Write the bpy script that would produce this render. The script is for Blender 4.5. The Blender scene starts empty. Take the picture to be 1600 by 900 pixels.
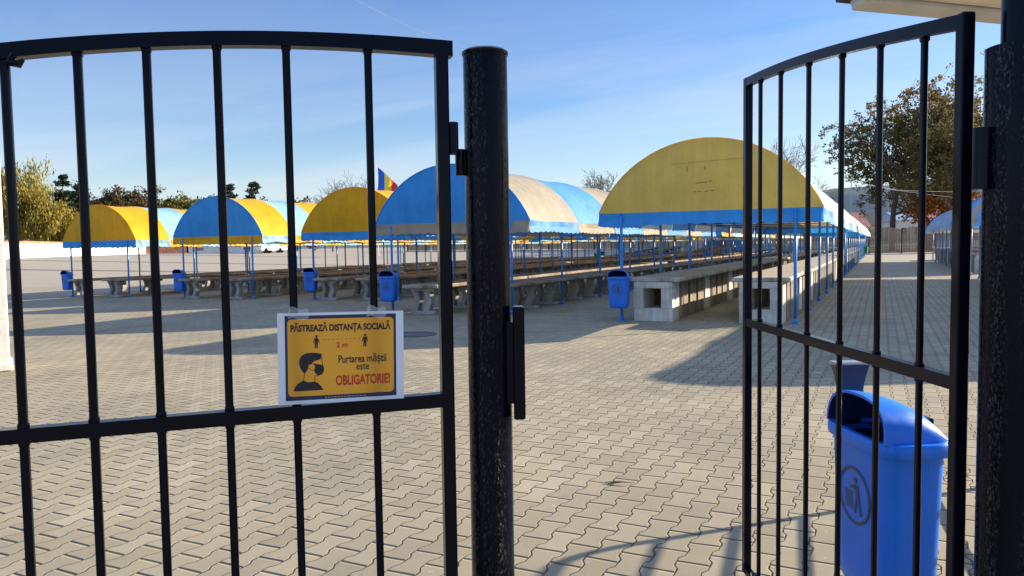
import bpy, math, random
from mathutils import Vector, Matrix
random.seed(7)
PI = math.pi
SC = bpy.context.scene
COL = SC.collection

# ------------------------------------------------------------------ camera
CAM_H = 1.5
FPX = 1175.55                                  # focal length in pixels of a 1600 px wide frame
FW = Vector((-0.43975, 0.89635, -0.05642)).normalized()
RT = Vector((0.89804, 0.43968, -0.01438)); RT = (RT - FW * RT.dot(FW)).normalized()
UP = RT.cross(FW)
CAMP = Vector((0, 0, CAM_H))
cd = bpy.data.cameras.new('camera')
cam = bpy.data.objects.new('camera', cd)
COL.objects.link(cam)
M = Matrix((RT, UP, -FW)).transposed().to_4x4()
M.translation = CAMP
cam.matrix_world = M
cd.sensor_width = 36
cd.lens = 36 * FPX / 1600
cd.clip_start = 0.05
cd.clip_end = 6000
SC.camera = cam

# ------------------------------------------------------------------ sky and sun
SUN_EL = math.radians(20.8)
SUN_AZ = math.radians(45.5)                    # clockwise from +Y towards +X
SUN_DIR = Vector((math.sin(SUN_AZ) * math.cos(SUN_EL), math.cos(SUN_AZ) * math.cos(SUN_EL), math.sin(SUN_EL)))
w = bpy.data.worlds.new('World')
SC.world = w
w.use_nodes = True
wn, wl = w.node_tree.nodes, w.node_tree.links
bg = wn['Background']
sky = wn.new('ShaderNodeTexSky')
sky.sky_type = 'NISHITA'
sky.sun_disc = False
sky.sun_elevation = SUN_EL
sky.sun_rotation = SUN_AZ
sky.air_density = 1.0
sky.dust_density = 0.4
sky.ozone_density = 2.2
tc = wn.new('ShaderNodeTexCoord')
sx = wn.new('ShaderNodeSeparateXYZ'); wl.new(tc.outputs['Generated'], sx.inputs[0])
def wmath(op, a, b=None, c=None):
    n = wn.new('ShaderNodeMath'); n.operation = op
    for i, v in enumerate((a, b, c)):
        if v is None: continue
        if isinstance(v, (int, float)): n.inputs[i].default_value = v
        else: wl.new(v, n.inputs[i])
    return n.outputs[0]
zc = wmath('ADD', wmath('MAXIMUM', sx.outputs[2], 0.0), 0.09)
cx = wmath('DIVIDE', sx.outputs[0], zc); cy = wmath('DIVIDE', sx.outputs[1], zc)
cv = wn.new('ShaderNodeCombineXYZ'); wl.new(cx, cv.inputs[0]); wl.new(cy, cv.inputs[1])
mp = wn.new('ShaderNodeMapping'); mp.inputs['Rotation'].default_value = (0, 0, 0.9); mp.inputs['Scale'].default_value = (0.35, 1.0, 1)
wl.new(cv.outputs[0], mp.inputs[0])
n1 = wn.new('ShaderNodeTexNoise'); n1.inputs['Scale'].default_value = 0.8; n1.inputs['Detail'].default_value = 6; n1.inputs['Roughness'].default_value = 0.6; n1.inputs['Distortion'].default_value = 0.5
wl.new(mp.outputs[0], n1.inputs['Vector'])
rp = wn.new('ShaderNodeValToRGB'); rp.color_ramp.elements[0].position = 0.42; rp.color_ramp.elements[1].position = 0.80
wl.new(n1.outputs[0], rp.inputs[0])
low = wmath('MULTIPLY_ADD', wmath('MAXIMUM', sx.outputs[2], 0.0), -1.6, 0.85)
fac = wmath('MULTIPLY', rp.outputs[0], wmath('MAXIMUM', low, 0.12))
fac = wmath('MULTIPLY', fac, 0.8)
hz = wmath('POWER', wmath('SUBTRACT', 1.0, wmath('MAXIMUM', sx.outputs[2], 0.0)), 9.0)
hfac = wmath('MULTIPLY', hz, 0.7)
mx = wn.new('ShaderNodeMix'); mx.data_type = 'RGBA'
hs = wn.new('ShaderNodeHueSaturation'); hs.inputs['Saturation'].default_value = 1.40; hs.inputs['Hue'].default_value = 0.512
wl.new(sky.outputs[0], hs.inputs['Color'])
wl.new(hfac, mx.inputs[0]); wl.new(hs.outputs[0], mx.inputs[6]); mx.inputs[7].default_value = (3.55, 4.1, 4.9, 1)
tint = wn.new('ShaderNodeMix'); tint.data_type = 'RGBA'; tint.blend_type = 'MULTIPLY'; tint.inputs[0].default_value = 1.0
cl = wn.new('ShaderNodeMix'); cl.data_type = 'RGBA'; wl.new(fac, cl.inputs[0]); wl.new(mx.outputs[2], cl.inputs[6]); cl.inputs[7].default_value = (4.6, 4.9, 5.4, 1)
wl.new(cl.outputs[2], tint.inputs[6]); tint.inputs[7].default_value = (0.98, 0.95, 0.97, 1)
# a bright veil added overhead, unseen above the frame, to lift the shade
fill_veil = wn.new('ShaderNodeMapRange'); fill_veil.interpolation_type = 'SMOOTHSTEP'
wl.new(sx.outputs[2], fill_veil.inputs[0]); fill_veil.inputs[1].default_value = 0.40; fill_veil.inputs[2].default_value = 0.66; fill_veil.inputs[3].default_value = 0.0; fill_veil.inputs[4].default_value = 1.0
vf = wmath('MULTIPLY', fill_veil.outputs[0], wmath('MULTIPLY_ADD', n1.outputs[0], 0.40, 0.12))
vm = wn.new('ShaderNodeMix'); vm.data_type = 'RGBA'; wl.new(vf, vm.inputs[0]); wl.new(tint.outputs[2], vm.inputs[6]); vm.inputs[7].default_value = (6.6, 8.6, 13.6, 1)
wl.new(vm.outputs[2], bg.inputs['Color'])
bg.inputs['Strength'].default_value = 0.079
sl = bpy.data.lights.new('sun', 'SUN')
sl.energy = 4.7; sl.angle = math.radians(0.53); sl.color = (1.0, 0.88, 0.70)
so = bpy.data.objects.new('sun', sl); COL.objects.link(so)
so.rotation_euler = (-SUN_DIR).to_track_quat('-Z', 'Y').to_euler()
so.location = (30, 30, 40)
SC.view_settings.view_transform = 'Standard'
SC.view_settings.look = 'None'
SC.view_settings.exposure = 1.27
SC.view_settings.gamma = 1
SC.view_settings.use_curve_mapping = False
SC.cycles.max_bounces = 6
SC.cycles.transparent_max_bounces = 8

# ------------------------------------------------------------------ helpers
def P(px, py, Z):
    """world point seen at a pixel of the photograph at camera depth Z (metres)"""
    return CAMP + (FW + RT * ((px - 800) / FPX) - UP * ((py - 450) / FPX)) * Z
def ray(px, py):
    return FW + RT * ((px - 800) / FPX) - UP * ((py - 450) / FPX)
def smooth(a, b, x):
    t = min(1, max(0, (x - a) / (b - a))); return t * t * (3 - 2 * t)
def gz(x, y):
    z = 0.0089 * max(-40, min(12, x))
    z += min(1.35, 0.036 * max(0, -(x + 36)))
    z += 0.045 * max(0, min(32, y - 67)) * (1 - smooth(-16, -4, x)) * smooth(-75, -35, x)
    return z
def onground(px, py):
    d = ray(px, py); t = 1.0
    for _ in range(60):
        p = CAMP + d * t
        t += (p.z - gz(p.x, p.y)) / max(1e-4, -d.z) * 0.8
    return CAMP + d * t

def tag(o, label=None, cat=None, group=None, kind=None):
    if label: o['label'] = label
    if cat: o['category'] = cat
    if group: o['group'] = group
    if kind: o['kind'] = kind
    return o
def empty(name, loc=(0, 0, 0), rz=0.0):
    o = bpy.data.objects.new(name, None); COL.objects.link(o)
    o.location = loc; o.rotation_euler = (0, 0, rz); o.empty_display_size = 0.2
    return o
def thing(name, label, cat, loc=(0, 0, 0), rz=0.0, group=None):
    return tag(empty(name, loc, rz), label, cat, group)
def link_copy(o, parent=None):
    c = o.copy(); COL.objects.link(c)
    if parent: c.parent = parent
    return c
def copy_tree(o, parent=None):
    c = link_copy(o, parent)
    for ch in o.children: copy_tree(ch, c)
    return c

class MB:
    def __init__(s): s.v = []; s.f = []; s.m = []
    def face(s, pts, mi=0):
        i = len(s.v); s.v += [tuple(p) for p in pts]; s.f.append(tuple(range(i, i + len(pts)))); s.m.append(mi); return s
    def box(s, c, size, rot=None, mi=0, bev=0.0):
        hx, hy, hz = size[0] / 2, size[1] / 2, size[2] / 2
        C = Vector(c)
        def T(p): return C + (rot @ Vector(p) if rot else Vector(p))
        i = len(s.v)
        if bev <= 0:
            for z in (-hz, hz):
                for x, y in ((-hx, -hy), (hx, -hy), (hx, hy), (-hx, hy)): s.v.append(tuple(T((x, y, z))))
            for f in ((3, 2, 1, 0), (4, 5, 6, 7), (0, 1, 5, 4), (1, 2, 6, 5), (2, 3, 7, 6), (3, 0, 4, 7)):
                s.f.append(tuple(i + k for k in f)); s.m.append(mi)
        else:
            b = min(bev, hx * .9, hy * .9, hz * .9)
            lay = [(-hz, b), (-hz + b, 0), (hz - b, 0), (hz, b)]
            for z, ins in lay:
                X, Y = hx - ins, hy - ins
                for x, y in ((-X + b, -Y), (X - b, -Y), (X, -Y + b), (X, Y - b), (X - b, Y), (-X + b, Y), (-X, Y - b), (-X, -Y + b)):
                    s.v.append(tuple(T((x, y, z))))
            for l in range(3):
                for k in range(8):
                    a, c2 = i + l * 8 + k, i + l * 8 + (k + 1) % 8
                    s.f.append((a, c2, c2 + 8, a + 8)); s.m.append(mi)
            s.f.append(tuple(i + k for k in range(7, -1, -1))); s.m.append(mi)
            s.f.append(tuple(i + 24 + k for k in range(8))); s.m.append(mi)
        return s
    def tube(s, pts, r, n=8, cap=True, mi=0):
        pts = [Vector(p) for p in pts]
        rs = r if isinstance(r, (list, tuple)) else [r] * len(pts)
        base = len(s.v); ref = None
        for k, p in enumerate(pts):
            d = (pts[min(k + 1, len(pts) - 1)] - pts[max(k - 1, 0)])
            if d.length < 1e-9: d = Vector((0, 0, 1))
            d.normalize()
            if ref is None: ref = Vector((1, 0, 0)) if abs(d.x) < 0.8 else Vector((0, 1, 0))
            a = (ref - d * ref.dot(d)).normalized(); b = d.cross(a); ref = a
            for j in range(n):
                t = 2 * PI * j / n
                s.v.append(tuple(p + (a * math.cos(t) + b * math.sin(t)) * rs[k]))
        for k in range(len(pts) - 1):
            for j in range(n):
                a0 = base + k * n + j; a1 = base + k * n + (j + 1) % n
                s.f.append((a0, a1, a1 + n, a0 + n)); s.m.append(mi)
        if cap:
            s.f.append(tuple(base + j for j in range(n - 1, -1, -1))); s.m.append(mi)
            e = base + (len(pts) - 1) * n
            s.f.append(tuple(e + j for j in range(n))); s.m.append(mi)
        return s
    def rings(s, rings, capb=True, capt=True, mi=0, closed=True):
        n = len(rings[0]); base = len(s.v)
        for r in rings: s.v += [tuple(p) for p in r]
        for k in range(len(rings) - 1):
            for j in range(n if closed else n - 1):
                a0 = base + k * n + j; a1 = base + k * n + (j + 1) % n
                s.f.append((a0, a1, a1 + n, a0 + n)); s.m.append(mi)
        if capb: s.f.append(tuple(base + j for j in range(n - 1, -1, -1))); s.m.append(mi)
        if capt:
            e = base + (len(rings) - 1) * n
            s.f.append(tuple(e + j for j in range(n))); s.m.append(mi)
        return s
    def prism(s, poly, fn, t0, t1, mi=0):
        """2-D polygon (counter-clockwise) extruded; fn(a, b, t) -> point"""
        i = len(s.v); n = len(poly)
        s.v += [tuple(fn(a, b, t0)) for a, b in poly] + [tuple(fn(a, b, t1)) for a, b in poly]
        s.f.append(tuple(i + k for k in range(n))); s.m.append(mi)
        s.f.append(tuple(i + n + k for k in range(n - 1, -1, -1))); s.m.append(mi)
        for k in range(n):
            k2 = (k + 1) % n
            s.f.append((i + k2, i + k, i + n + k, i + n + k2)); s.m.append(mi)
        return s
    def mesh(s, name, mats, smooth_=False):
        me = bpy.data.meshes.new(name)
        me.from_pydata(s.v, [], s.f)
        if not isinstance(mats, (list, tuple)): mats = [mats]
        for m in mats: me.materials.append(m)
        if len(mats) > 1: me.polygons.foreach_set('material_index', s.m)
        if smooth_: me.polygons.foreach_set('use_smooth', [True] * len(me.polygons))
        me.update()
        return me
    def build(s, name, mats, parent=None, smooth_=False, fix=True):
        me = s.mesh(name, mats, smooth_)
        if fix:
            import bmesh
            bm = bmesh.new(); bm.from_mesh(me)
            bmesh.ops.recalc_face_normals(bm, faces=bm.faces); bm.to_mesh(me); bm.free()
        return obj(name, me, parent)
def obj(name, me, parent=None):
    o = bpy.data.objects.new(name, me); COL.objects.link(o)
    if parent: o.parent = parent
    return o
def autosmooth(o, ang=35):
    me = o.data
    me.polygons.foreach_set('use_smooth', [True] * len(me.polygons))
    try: me.set_sharp_from_angle(angle=math.radians(ang))
    except Exception: pass
    return o

# ------------------------------------------------------------------ materials
class NT:
    def __init__(s, m): s.m = m; s.n = m.node_tree.nodes; s.l = m.node_tree.links
    def add(s, t, **kw):
        n = s.n.new(t)
        for k, v in kw.items(): setattr(n, k, v)
        return n
    def math(s, op, a, b=None, c=None, clamp=False):
        n = s.n.new('ShaderNodeMath'); n.operation = op; n.use_clamp = clamp
        for i, v in enumerate((a, b, c)):
            if v is None: continue
            if isinstance(v, (int, float)): n.inputs[i].default_value = v
            else: s.l.new(v, n.inputs[i])
        return n.outputs[0]
    def noise(s, vec, scale, detail=4, rough=0.55, dist=0.0, mscale=None):
        if mscale:
            m = s.add('ShaderNodeMapping'); m.inputs['Scale'].default_value = mscale; s.l.new(vec, m.inputs[0]); vec = m.outputs[0]
        n = s.add('ShaderNodeTexNoise')
        n.inputs['Scale'].default_value = scale; n.inputs['Detail'].default_value = detail
        n.inputs['Roughness'].default_value = rough; n.inputs['Distortion'].default_value = dist
        s.l.new(vec, n.inputs['Vector']); return n.outputs[0]
    def ramp(s, fac, stops, interp='LINEAR'):
        r = s.add('ShaderNodeValToRGB'); cr = r.color_ramp; cr.interpolation = interp
        while len(cr.elements) > len(stops): cr.elements.remove(cr.elements[-1])
        while len(cr.elements) < len(stops): cr.elements.new(0.5)
        for e, (p, c) in zip(cr.elements, stops):
            e.position = p
            e.color = (c, c, c, 1) if isinstance(c, (int, float)) else (*c, 1)
        s.l.new(fac, r.inputs[0]); return r.outputs[0]
    def mix(s, fac, a, b, blend='MIX'):
        n = s.add('ShaderNodeMix', data_type='RGBA', blend_type=blend)
        for i, v in ((0, fac), (6, a), (7, b)):
            if isinstance(v, (int, float)): n.inputs[i].default_value = v
            elif isinstance(v, tuple): n.inputs[i].default_value = (*v, 1)
            else: s.l.new(v, n.inputs[i])
        return n.outputs[2]
    def bump(s, h, strength=0.4, dist=0.01):
        b = s.add('ShaderNodeBump'); b.inputs['Strength'].default_value = strength; b.inputs['Distance'].default_value = dist
        s.l.new(h, b.inputs['Height']); return b.outputs[0]
def new_mat(name):
    m = bpy.data.materials.new(name); m.use_nodes = True
    t = NT(m); return m, t, t.n['Principled BSDF']
def simple(name, col, rough=0.5, metal=0.0, var=0.15, scale=6.0, bump=0.0, bscale=40, spec=0.5, mscale=None):
    m, t, b = new_mat(name)
    co = t.add('ShaderNodeTexCoord').outputs['Object']
    nz = t.noise(co, scale, 5, 0.6, mscale=mscale)
    d = tuple(c * (1 - var) for c in col); e = tuple(min(1, c * (1 + var)) for c in col)
    t.l.new(t.ramp(nz, [(0.3, d), (0.7, e)]), b.inputs['Base Color'])
    b.inputs['Roughness'].default_value = rough; b.inputs['Metallic'].default_value = metal
    b.inputs['Specular IOR Level'].default_value = spec
    if bump: t.l.new(t.bump(t.noise(co, bscale, 4, mscale=mscale), bump, 0.01), b.inputs['Normal'])
    return m

# pavers -------------------------------------------------------------
def paver_material():
    m, t, b = new_mat('interlocking_pavers')
    co = t.add('ShaderNodeTexCoord').outputs['Object']
    wob = t.add('ShaderNodeTexNoise'); wob.inputs['Scale'].default_value = 1.1; wob.inputs['Detail'].default_value = 2
    t.l.new(co, wob.inputs['Vector'])
    sp = t.add('ShaderNodeSeparateXYZ'); t.l.new(co, sp.inputs[0])
    wx = t.math('MULTIPLY_ADD', wob.outputs[0], 0.05, sp.outputs[0])
    wy = t.math('MULTIPLY_ADD', wob.outputs[0], -0.06, sp.outputs[1])
    W, R = 0.136, 0.25
    v = t.math('DIVIDE', wy, R)
    u0 = t.math('DIVIDE', wx, W)
    # boundary index nearest and its jog (alternates with half-row offset)
    kb = t.math('ROUND', u0)
    par = t.math('MULTIPLY', t.math('ABSOLUTE', t.math('MODULO', kb, 2.0)), PI)
    ph = t.math('ADD', t.math('MULTIPLY', v, 2 * PI), par)
    jog = t.math('MULTIPLY', t.math('SINE', t.math('ADD', ph, 0.0)), 2.2)
    jog = t.math('MAXIMUM', t.math('MINIMUM', jog, 1.0), -1.0)
    ux = t.math('MULTIPLY_ADD', jog, -0.082, u0)
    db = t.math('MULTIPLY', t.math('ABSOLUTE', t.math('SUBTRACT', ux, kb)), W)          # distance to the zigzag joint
    sh = t.math('MULTIPLY_ADD', t.math('COSINE', ph), 1.0, 0.35, clamp=True)                 # return half painted thin, as that joint edge catches the sun
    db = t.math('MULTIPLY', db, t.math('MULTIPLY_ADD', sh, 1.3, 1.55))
    col = t.math('FLOOR', ux)
    cpar = t.math('MULTIPLY', t.math('ABSOLUTE', t.math('MODULO', col, 2.0)), 0.5)
    vv = t.math('ADD', t.math('ADD', v, cpar), 0.25)
    row = t.math('FLOOR', vv)
    fr = t.math('SUBTRACT', vv, row)
    dj = t.math('MULTIPLY', t.math('MINIMUM', fr, t.math('SUBTRACT', 1.0, fr)), R * 0.80)
    dist = t.math('MINIMUM', db, dj)
    dist = t.math('ADD', dist, t.ramp(t.noise(co, 3.1, 4, 0.7), [(0.45, 0.0), (0.72, 0.0022)]))
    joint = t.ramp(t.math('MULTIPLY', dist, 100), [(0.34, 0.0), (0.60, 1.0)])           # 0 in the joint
    hgt = t.ramp(t.math('MULTIPLY', dist, 60), [(0.12, 0.0), (0.75, 1.0)], 'EASE')
    cmb = t.add('ShaderNodeCombineXYZ'); t.l.new(col, cmb.inputs[0]); t.l.new(row, cmb.inputs[1])
    wnz = t.add('ShaderNodeTexWhiteNoise'); wnz.noise_dimensions = '2D'; t.l.new(cmb.outputs[0], wnz.inputs['Vector'])
    tone = t.ramp(wnz.outputs['Value'], [(0.0, (0.310, 0.264, 0.172)), (0.25, (0.337, 0.288, 0.189)), (0.75, (0.365, 0.312, 0.206)), (1.0, (0.402, 0.347, 0.234))])
    grit = t.noise(co, 160, 3, 0.7)
    tone = t.mix(0.35, tone, t.ramp(grit, [(0.3, 0.55), (0.7, 1.0)]), 'MULTIPLY')
    blot = t.noise(co, 0.55, 5, 0.62)
    tone = t.mix(0.9, tone, t.ramp(blot, [(0.32, (0.76, 0.76, 0.79)), (0.6, (1.04, 1.02, 1.0))]), 'MULTIPLY')
    stain = t.noise(co, 1.7, 6, 0.7, 0.4)
    tone = t.mix(t.ramp(stain, [(0.66, 0.0), (0.80, 0.55)]), tone, (0.16, 0.15, 0.135))
    chip = t.noise(co, 26, 3, 0.6)
    tone = t.mix(t.math('MULTIPLY', t.ramp(chip, [(0.66, 0.0), (0.70, 0.6)]), t.ramp(t.noise(co, 0.9, 2), [(0.45, 0.0), (0.6, 1.0)])), tone, (0.50, 0.46, 0.40))
    tone = t.mix(t.ramp(t.noise(co, 14, 2, 0.5), [(0.74, 0.0), (0.77, 0.7)]), tone, (0.13, 0.115, 0.09))
    pale = t.noise(co, 2.4, 6, 0.75)
    tone = t.mix(t.ramp(pale, [(0.68, 0.0), (0.82, 0.5)]), tone, (0.44, 0.40, 0.34))
    far = t.math('SQRT', t.math('ADD', t.math('MULTIPLY', sp.outputs[0], sp.outputs[0]), t.math('MULTIPLY', sp.outputs[1], sp.outputs[1])))
    farf = t.ramp(t.math('DIVIDE', far, 100), [(0.24, 0.0), (0.55, 1.0)])
    tone = t.mix(t.math('MULTIPLY', farf, 0.6), tone, (0.36, 0.315, 0.25))
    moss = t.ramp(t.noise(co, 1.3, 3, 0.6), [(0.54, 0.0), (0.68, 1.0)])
    jc = t.mix(moss, (0.075, 0.062, 0.043), (0.10, 0.11, 0.02))  # joint dirt and moss, with the low-sun joint shadow painted in
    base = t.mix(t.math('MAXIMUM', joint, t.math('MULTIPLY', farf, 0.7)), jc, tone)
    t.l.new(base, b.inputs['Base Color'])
    b.inputs['Roughness'].default_value = 0.85
    b.inputs['Specular IOR Level'].default_value = 0.25
    tilt = t.math('MULTIPLY', t.math('ADD', t.math('MULTIPLY', wnz.outputs['Value'], 0.35), t.math('MULTIPLY', grit, 0.10)), 1.0)
    hh = t.math('ADD', hgt, tilt)
    bn = t.add('ShaderNodeBump'); bn.inputs['Distance'].default_value = 0.010; t.l.new(hh, bn.inputs['Height'])
    t.l.new(t.math('MULTIPLY_ADD', farf, -0.9, 1.0), bn.inputs['Strength']); t.l.new(bn.outputs[0], b.inputs['Normal'])
    return m
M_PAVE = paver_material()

def concrete(name, col, dark=0.5, brown=0.0):
    m, t, b = new_mat(name)
    co = t.add('ShaderNodeTexCoord').outputs['Object']
    nz = t.noise(co, 2.2, 7, 0.68, 0.3)
    c = t.ramp(nz, [(0.3, tuple(x * dark for x in col)), (0.52, col), (0.75, tuple(min(1, x * 1.25) for x in col))])
    if brown:
        c = t.mix(t.ramp(t.noise(co, 1.3, 5, 0.7), [(0.4, 0.0), (0.6, brown)]), c, (0.22, 0.13, 0.07))
    streak = t.noise(co, 5, 4, 0.6, mscale=(3, 3, 0.35))
    c = t.mix(0.6, c, t.ramp(streak, [(0.35, 0.62), (0.6, 1.0)]), 'MULTIPLY')
    t.l.new(c, b.inputs['Base Color']); b.inputs['Roughness'].default_value = 0.9
    b.inputs['Specular IOR Level'].default_value = 0.2
    t.l.new(t.bump(t.noise(co, 45, 5, 0.7), 0.5, 0.012), b.inputs['Normal'])
    return m
M_CONC = concrete('grey_concrete', (0.40, 0.375, 0.33))
M_CONCB = concrete('brown_grey_concrete', (0.29, 0.235, 0.17), 0.55)
M_CONC_PALE = concrete('pale_concrete', (0.68, 0.625, 0.53), 0.62)
M_SLAB = concrete('stained_slab_concrete', (0.40, 0.345, 0.28), 0.6, 0.85)
M_SLAB_PALE = concrete('pale_slab_concrete', (0.52, 0.465, 0.385), 0.66, 0.5)

def black_paint(name, bump=0.12, bscale=60, mscale=(1, 1, 1), rough=0.24, spec=0.13, drips=False):
    m, t, b = new_mat(name)
    co = t.add('ShaderNodeTexCoord').outputs['Object']
    nz = t.noise(co, 9, 5, 0.6)
    t.l.new(t.ramp(nz, [(0.3, (0.0025, 0.003, 0.009)), (0.75, (0.004, 0.0045, 0.011))]), b.inputs['Base Color'])
    b.inputs['Specular IOR Level'].default_value = spec
    t.l.new(t.ramp(t.noise(co, 14, 4, 0.6), [(0.3, rough * 0.7), (0.7, rough * 1.35)]), b.inputs['Roughness'])
    h = t.noise(co, bscale, 5, 0.65, 0.6, mscale=mscale)
    if drips:
        dm = t.ramp(t.noise(co, 230, 3, 0.65, 0.4, mscale=(1, 1, .42)), [(0.53, 0.0), (0.63, 1.0)])
        band = t.ramp(t.noise(co, 26, 2, 0.5, mscale=(1, 1, .03)), [(0.46, 0.05), (0.60, 1.0)])
        dm = t.math('MULTIPLY', dm, band)
        t.l.new(t.math('MULTIPLY_ADD', dm, 0.5, spec), b.inputs['Specular IOR Level'])
        h = t.math('MULTIPLY_ADD', dm, 0.9, t.math('MULTIPLY', h, 0.5))
    t.l.new(t.bump(h, bump, 0.006), b.inputs['Normal'])
    return m
M_BLACK = black_paint('gloss_black_paint', 0.06, 40, (1, 1, .5), 0.17)
M_PIPE = black_paint('thick_dripping_black_paint', 0.62, 42, (1.0, 1.0, 0.30), 0.12, 0.10, True)

def fabric(name, col, fade=0.16, trans=0.26, stains=0.35):
    m, t, b = new_mat(name)
    out = t.n['Material Output']
    co = t.add('ShaderNodeTexCoord').outputs['Object']
    nz = t.noise(co, 1.1, 5, 0.6)
    lo = tuple(c * (1 - fade) for c in col); hi = tuple(min(1, c * (1 + fade)) for c in col)
    c = t.ramp(nz, [(0.3, lo), (0.7, hi)])
    st = t.noise(co, 3.0, 6, 0.72, 0.3, mscale=(1.5, 1, 0.5))
    c = t.mix(0.5, c, t.ramp(t.noise(co, 2.6, 5, 0.65, mscale=(2.2, 2.2, .25)), [(0.36, 0.80), (0.62, 1.0)]), 'MULTIPLY')
    c = t.mix(t.ramp(st, [(0.62, 0.0), (0.8, stains)]), c, tuple(x * 0.45 for x in col))
    t.l.new(c, b.inputs['Base Color']); b.inputs['Roughness'].default_value = 0.55
    b.inputs['Specular IOR Level'].default_value = 0.3
    wr = t.noise(co, 2.0, 3, 0.5, 0.4)
    nb = t.bump(wr, 0.55, 0.08)
    t.l.new(nb, b.inputs['Normal'])
    tr = t.add('ShaderNodeBsdfTranslucent'); t.l.new(c, tr.inputs[0]); t.l.new(nb, tr.inputs['Normal'])
    mxs = t.add('ShaderNodeMixShader'); mxs.inputs[0].default_value = trans
    t.l.new(b.outputs[0], mxs.inputs[1]); t.l.new(tr.outputs[0], mxs.inputs[2]); t.l.new(mxs.outputs[0], out.inputs[0])
    return m
F_YEL = fabric('yellow_canopy_fabric', (0.84, 0.45, 0.006), trans=0.34)
F_LBLUE = fabric('pale_blue_canopy_fabric', (0.30, 0.52, 0.62))
F_BLUE = fabric('blue_canopy_fabric', (0.05, 0.36, 0.90), trans=0.3)
F_MBLUE = fabric('sky_blue_canopy_fabric', (0.10, 0.33, 0.72))
F_CREAM = fabric('cream_canopy_fabric', (0.41, 0.345, 0.24))
F_WHITE = fabric('white_canopy_fabric', (0.68, 0.69, 0.64))
F_OLIVE = fabric('faded_olive_yellow_fabric', (0.92, 0.62, 0.14), 0.12, 0.36, 0.6)

M_BPOLE = simple('blue_pole_paint', (0.03, 0.22, 0.58), 0.4, var=0.25, scale=4)
M_FRAME = simple('dark_blue_frame_paint', (0.02, 0.09, 0.28), 0.5)
M_BIN = simple('blue_bin_plastic', (0.006, 0.125, 0.66), 0.32, var=0.18, scale=3, bump=0.05, bscale=25)
def bin_plastic(name, col):
    m, t, b = new_mat(name)
    co = t.add('ShaderNodeTexCoord').outputs['Object']
    c = t.ramp(t.noise(co, 3, 5, 0.6), [(0.3, tuple(x * .85 for x in col)), (0.7, tuple(min(1, x * 1.12) for x in col))])
    c = t.mix(t.ramp(t.noise(co, 9, 6, 0.7, mscale=(1.6, 1.6, .35)), [(0.55, 0.0), (0.8, 0.12)]), c, (0.30, 0.33, 0.36))
    c = t.mix(t.ramp(t.noise(co, 40, 2, 0.5), [(0.77, 0.0), (0.79, 0.7)]), c, (0.6, 0.62, 0.65))
    t.l.new(c, b.inputs['Base Color'])
    t.l.new(t.ramp(t.noise(co, 6, 5, 0.7), [(0.3, 0.25), (0.7, 0.5)]), b.inputs['Roughness'])
    t.l.new(t.bump(t.noise(co, 5, 3), 0.25, 0.01), b.inputs['Normal'])
    return m
M_BIN = bin_plastic('scuffed_blue_bin_plastic', (0.003, 0.165, 0.70))
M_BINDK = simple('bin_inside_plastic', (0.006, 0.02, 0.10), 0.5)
M_GBIN = simple('green_bin_plastic', (0.01, 0.22, 0.05), 0.35)
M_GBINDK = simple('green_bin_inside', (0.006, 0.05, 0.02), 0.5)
M_EMB = simple('dark_emblem_print', (0.055, 0.065, 0.10), 0.5)
M_STEEL = simple('worn_grey_steel', (0.42, 0.42, 0.42), 0.4, 0.6)
M_DKSTEEL = simple('navy_painted_steel', (0.012, 0.022, 0.07), 0.4)
M_WHITEWALL = simple('white_wall_render', (0.80, 0.79, 0.76), 0.9, var=0.05, scale=0.6)
M_TERRA = simple('orange_brick_coping', (0.40, 0.19, 0.10), 0.9, var=0.25, scale=3)
M_BRICK = simple('brown_brick', (0.24, 0.11, 0.07), 0.9, var=0.3, scale=2)

# ------------------------------------------------------------------ ground, plaza, hills, sky
def build_ground():
    xs = [-2500, -900, -400, -220, -160, -140] + list(range(-130, -36, 6)) + list(range(-36, 14, 4)) + [14, 20, 30, 45, 70, 120, 250, 600, 2500]
    ys = [-400, -60, -20] + list(range(-10, 66, 4)) + list(range(66, 104, 3)) + [104, 115, 130, 160, 220, 400, 900, 3000]
    mb = MB()
    n = len(xs)
    for y in ys:
        for x in xs: mb.v.append((x, y, gz(x, y)))
    for j in range(len(ys) - 1):
        for i in range(n - 1):
            a = j * n + i
            mb.f.append((a, a + 1, a + n + 1, a + n)); mb.m.append(0)
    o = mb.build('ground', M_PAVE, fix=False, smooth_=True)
    tag(o, kind='structure')
build_ground()

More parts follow.
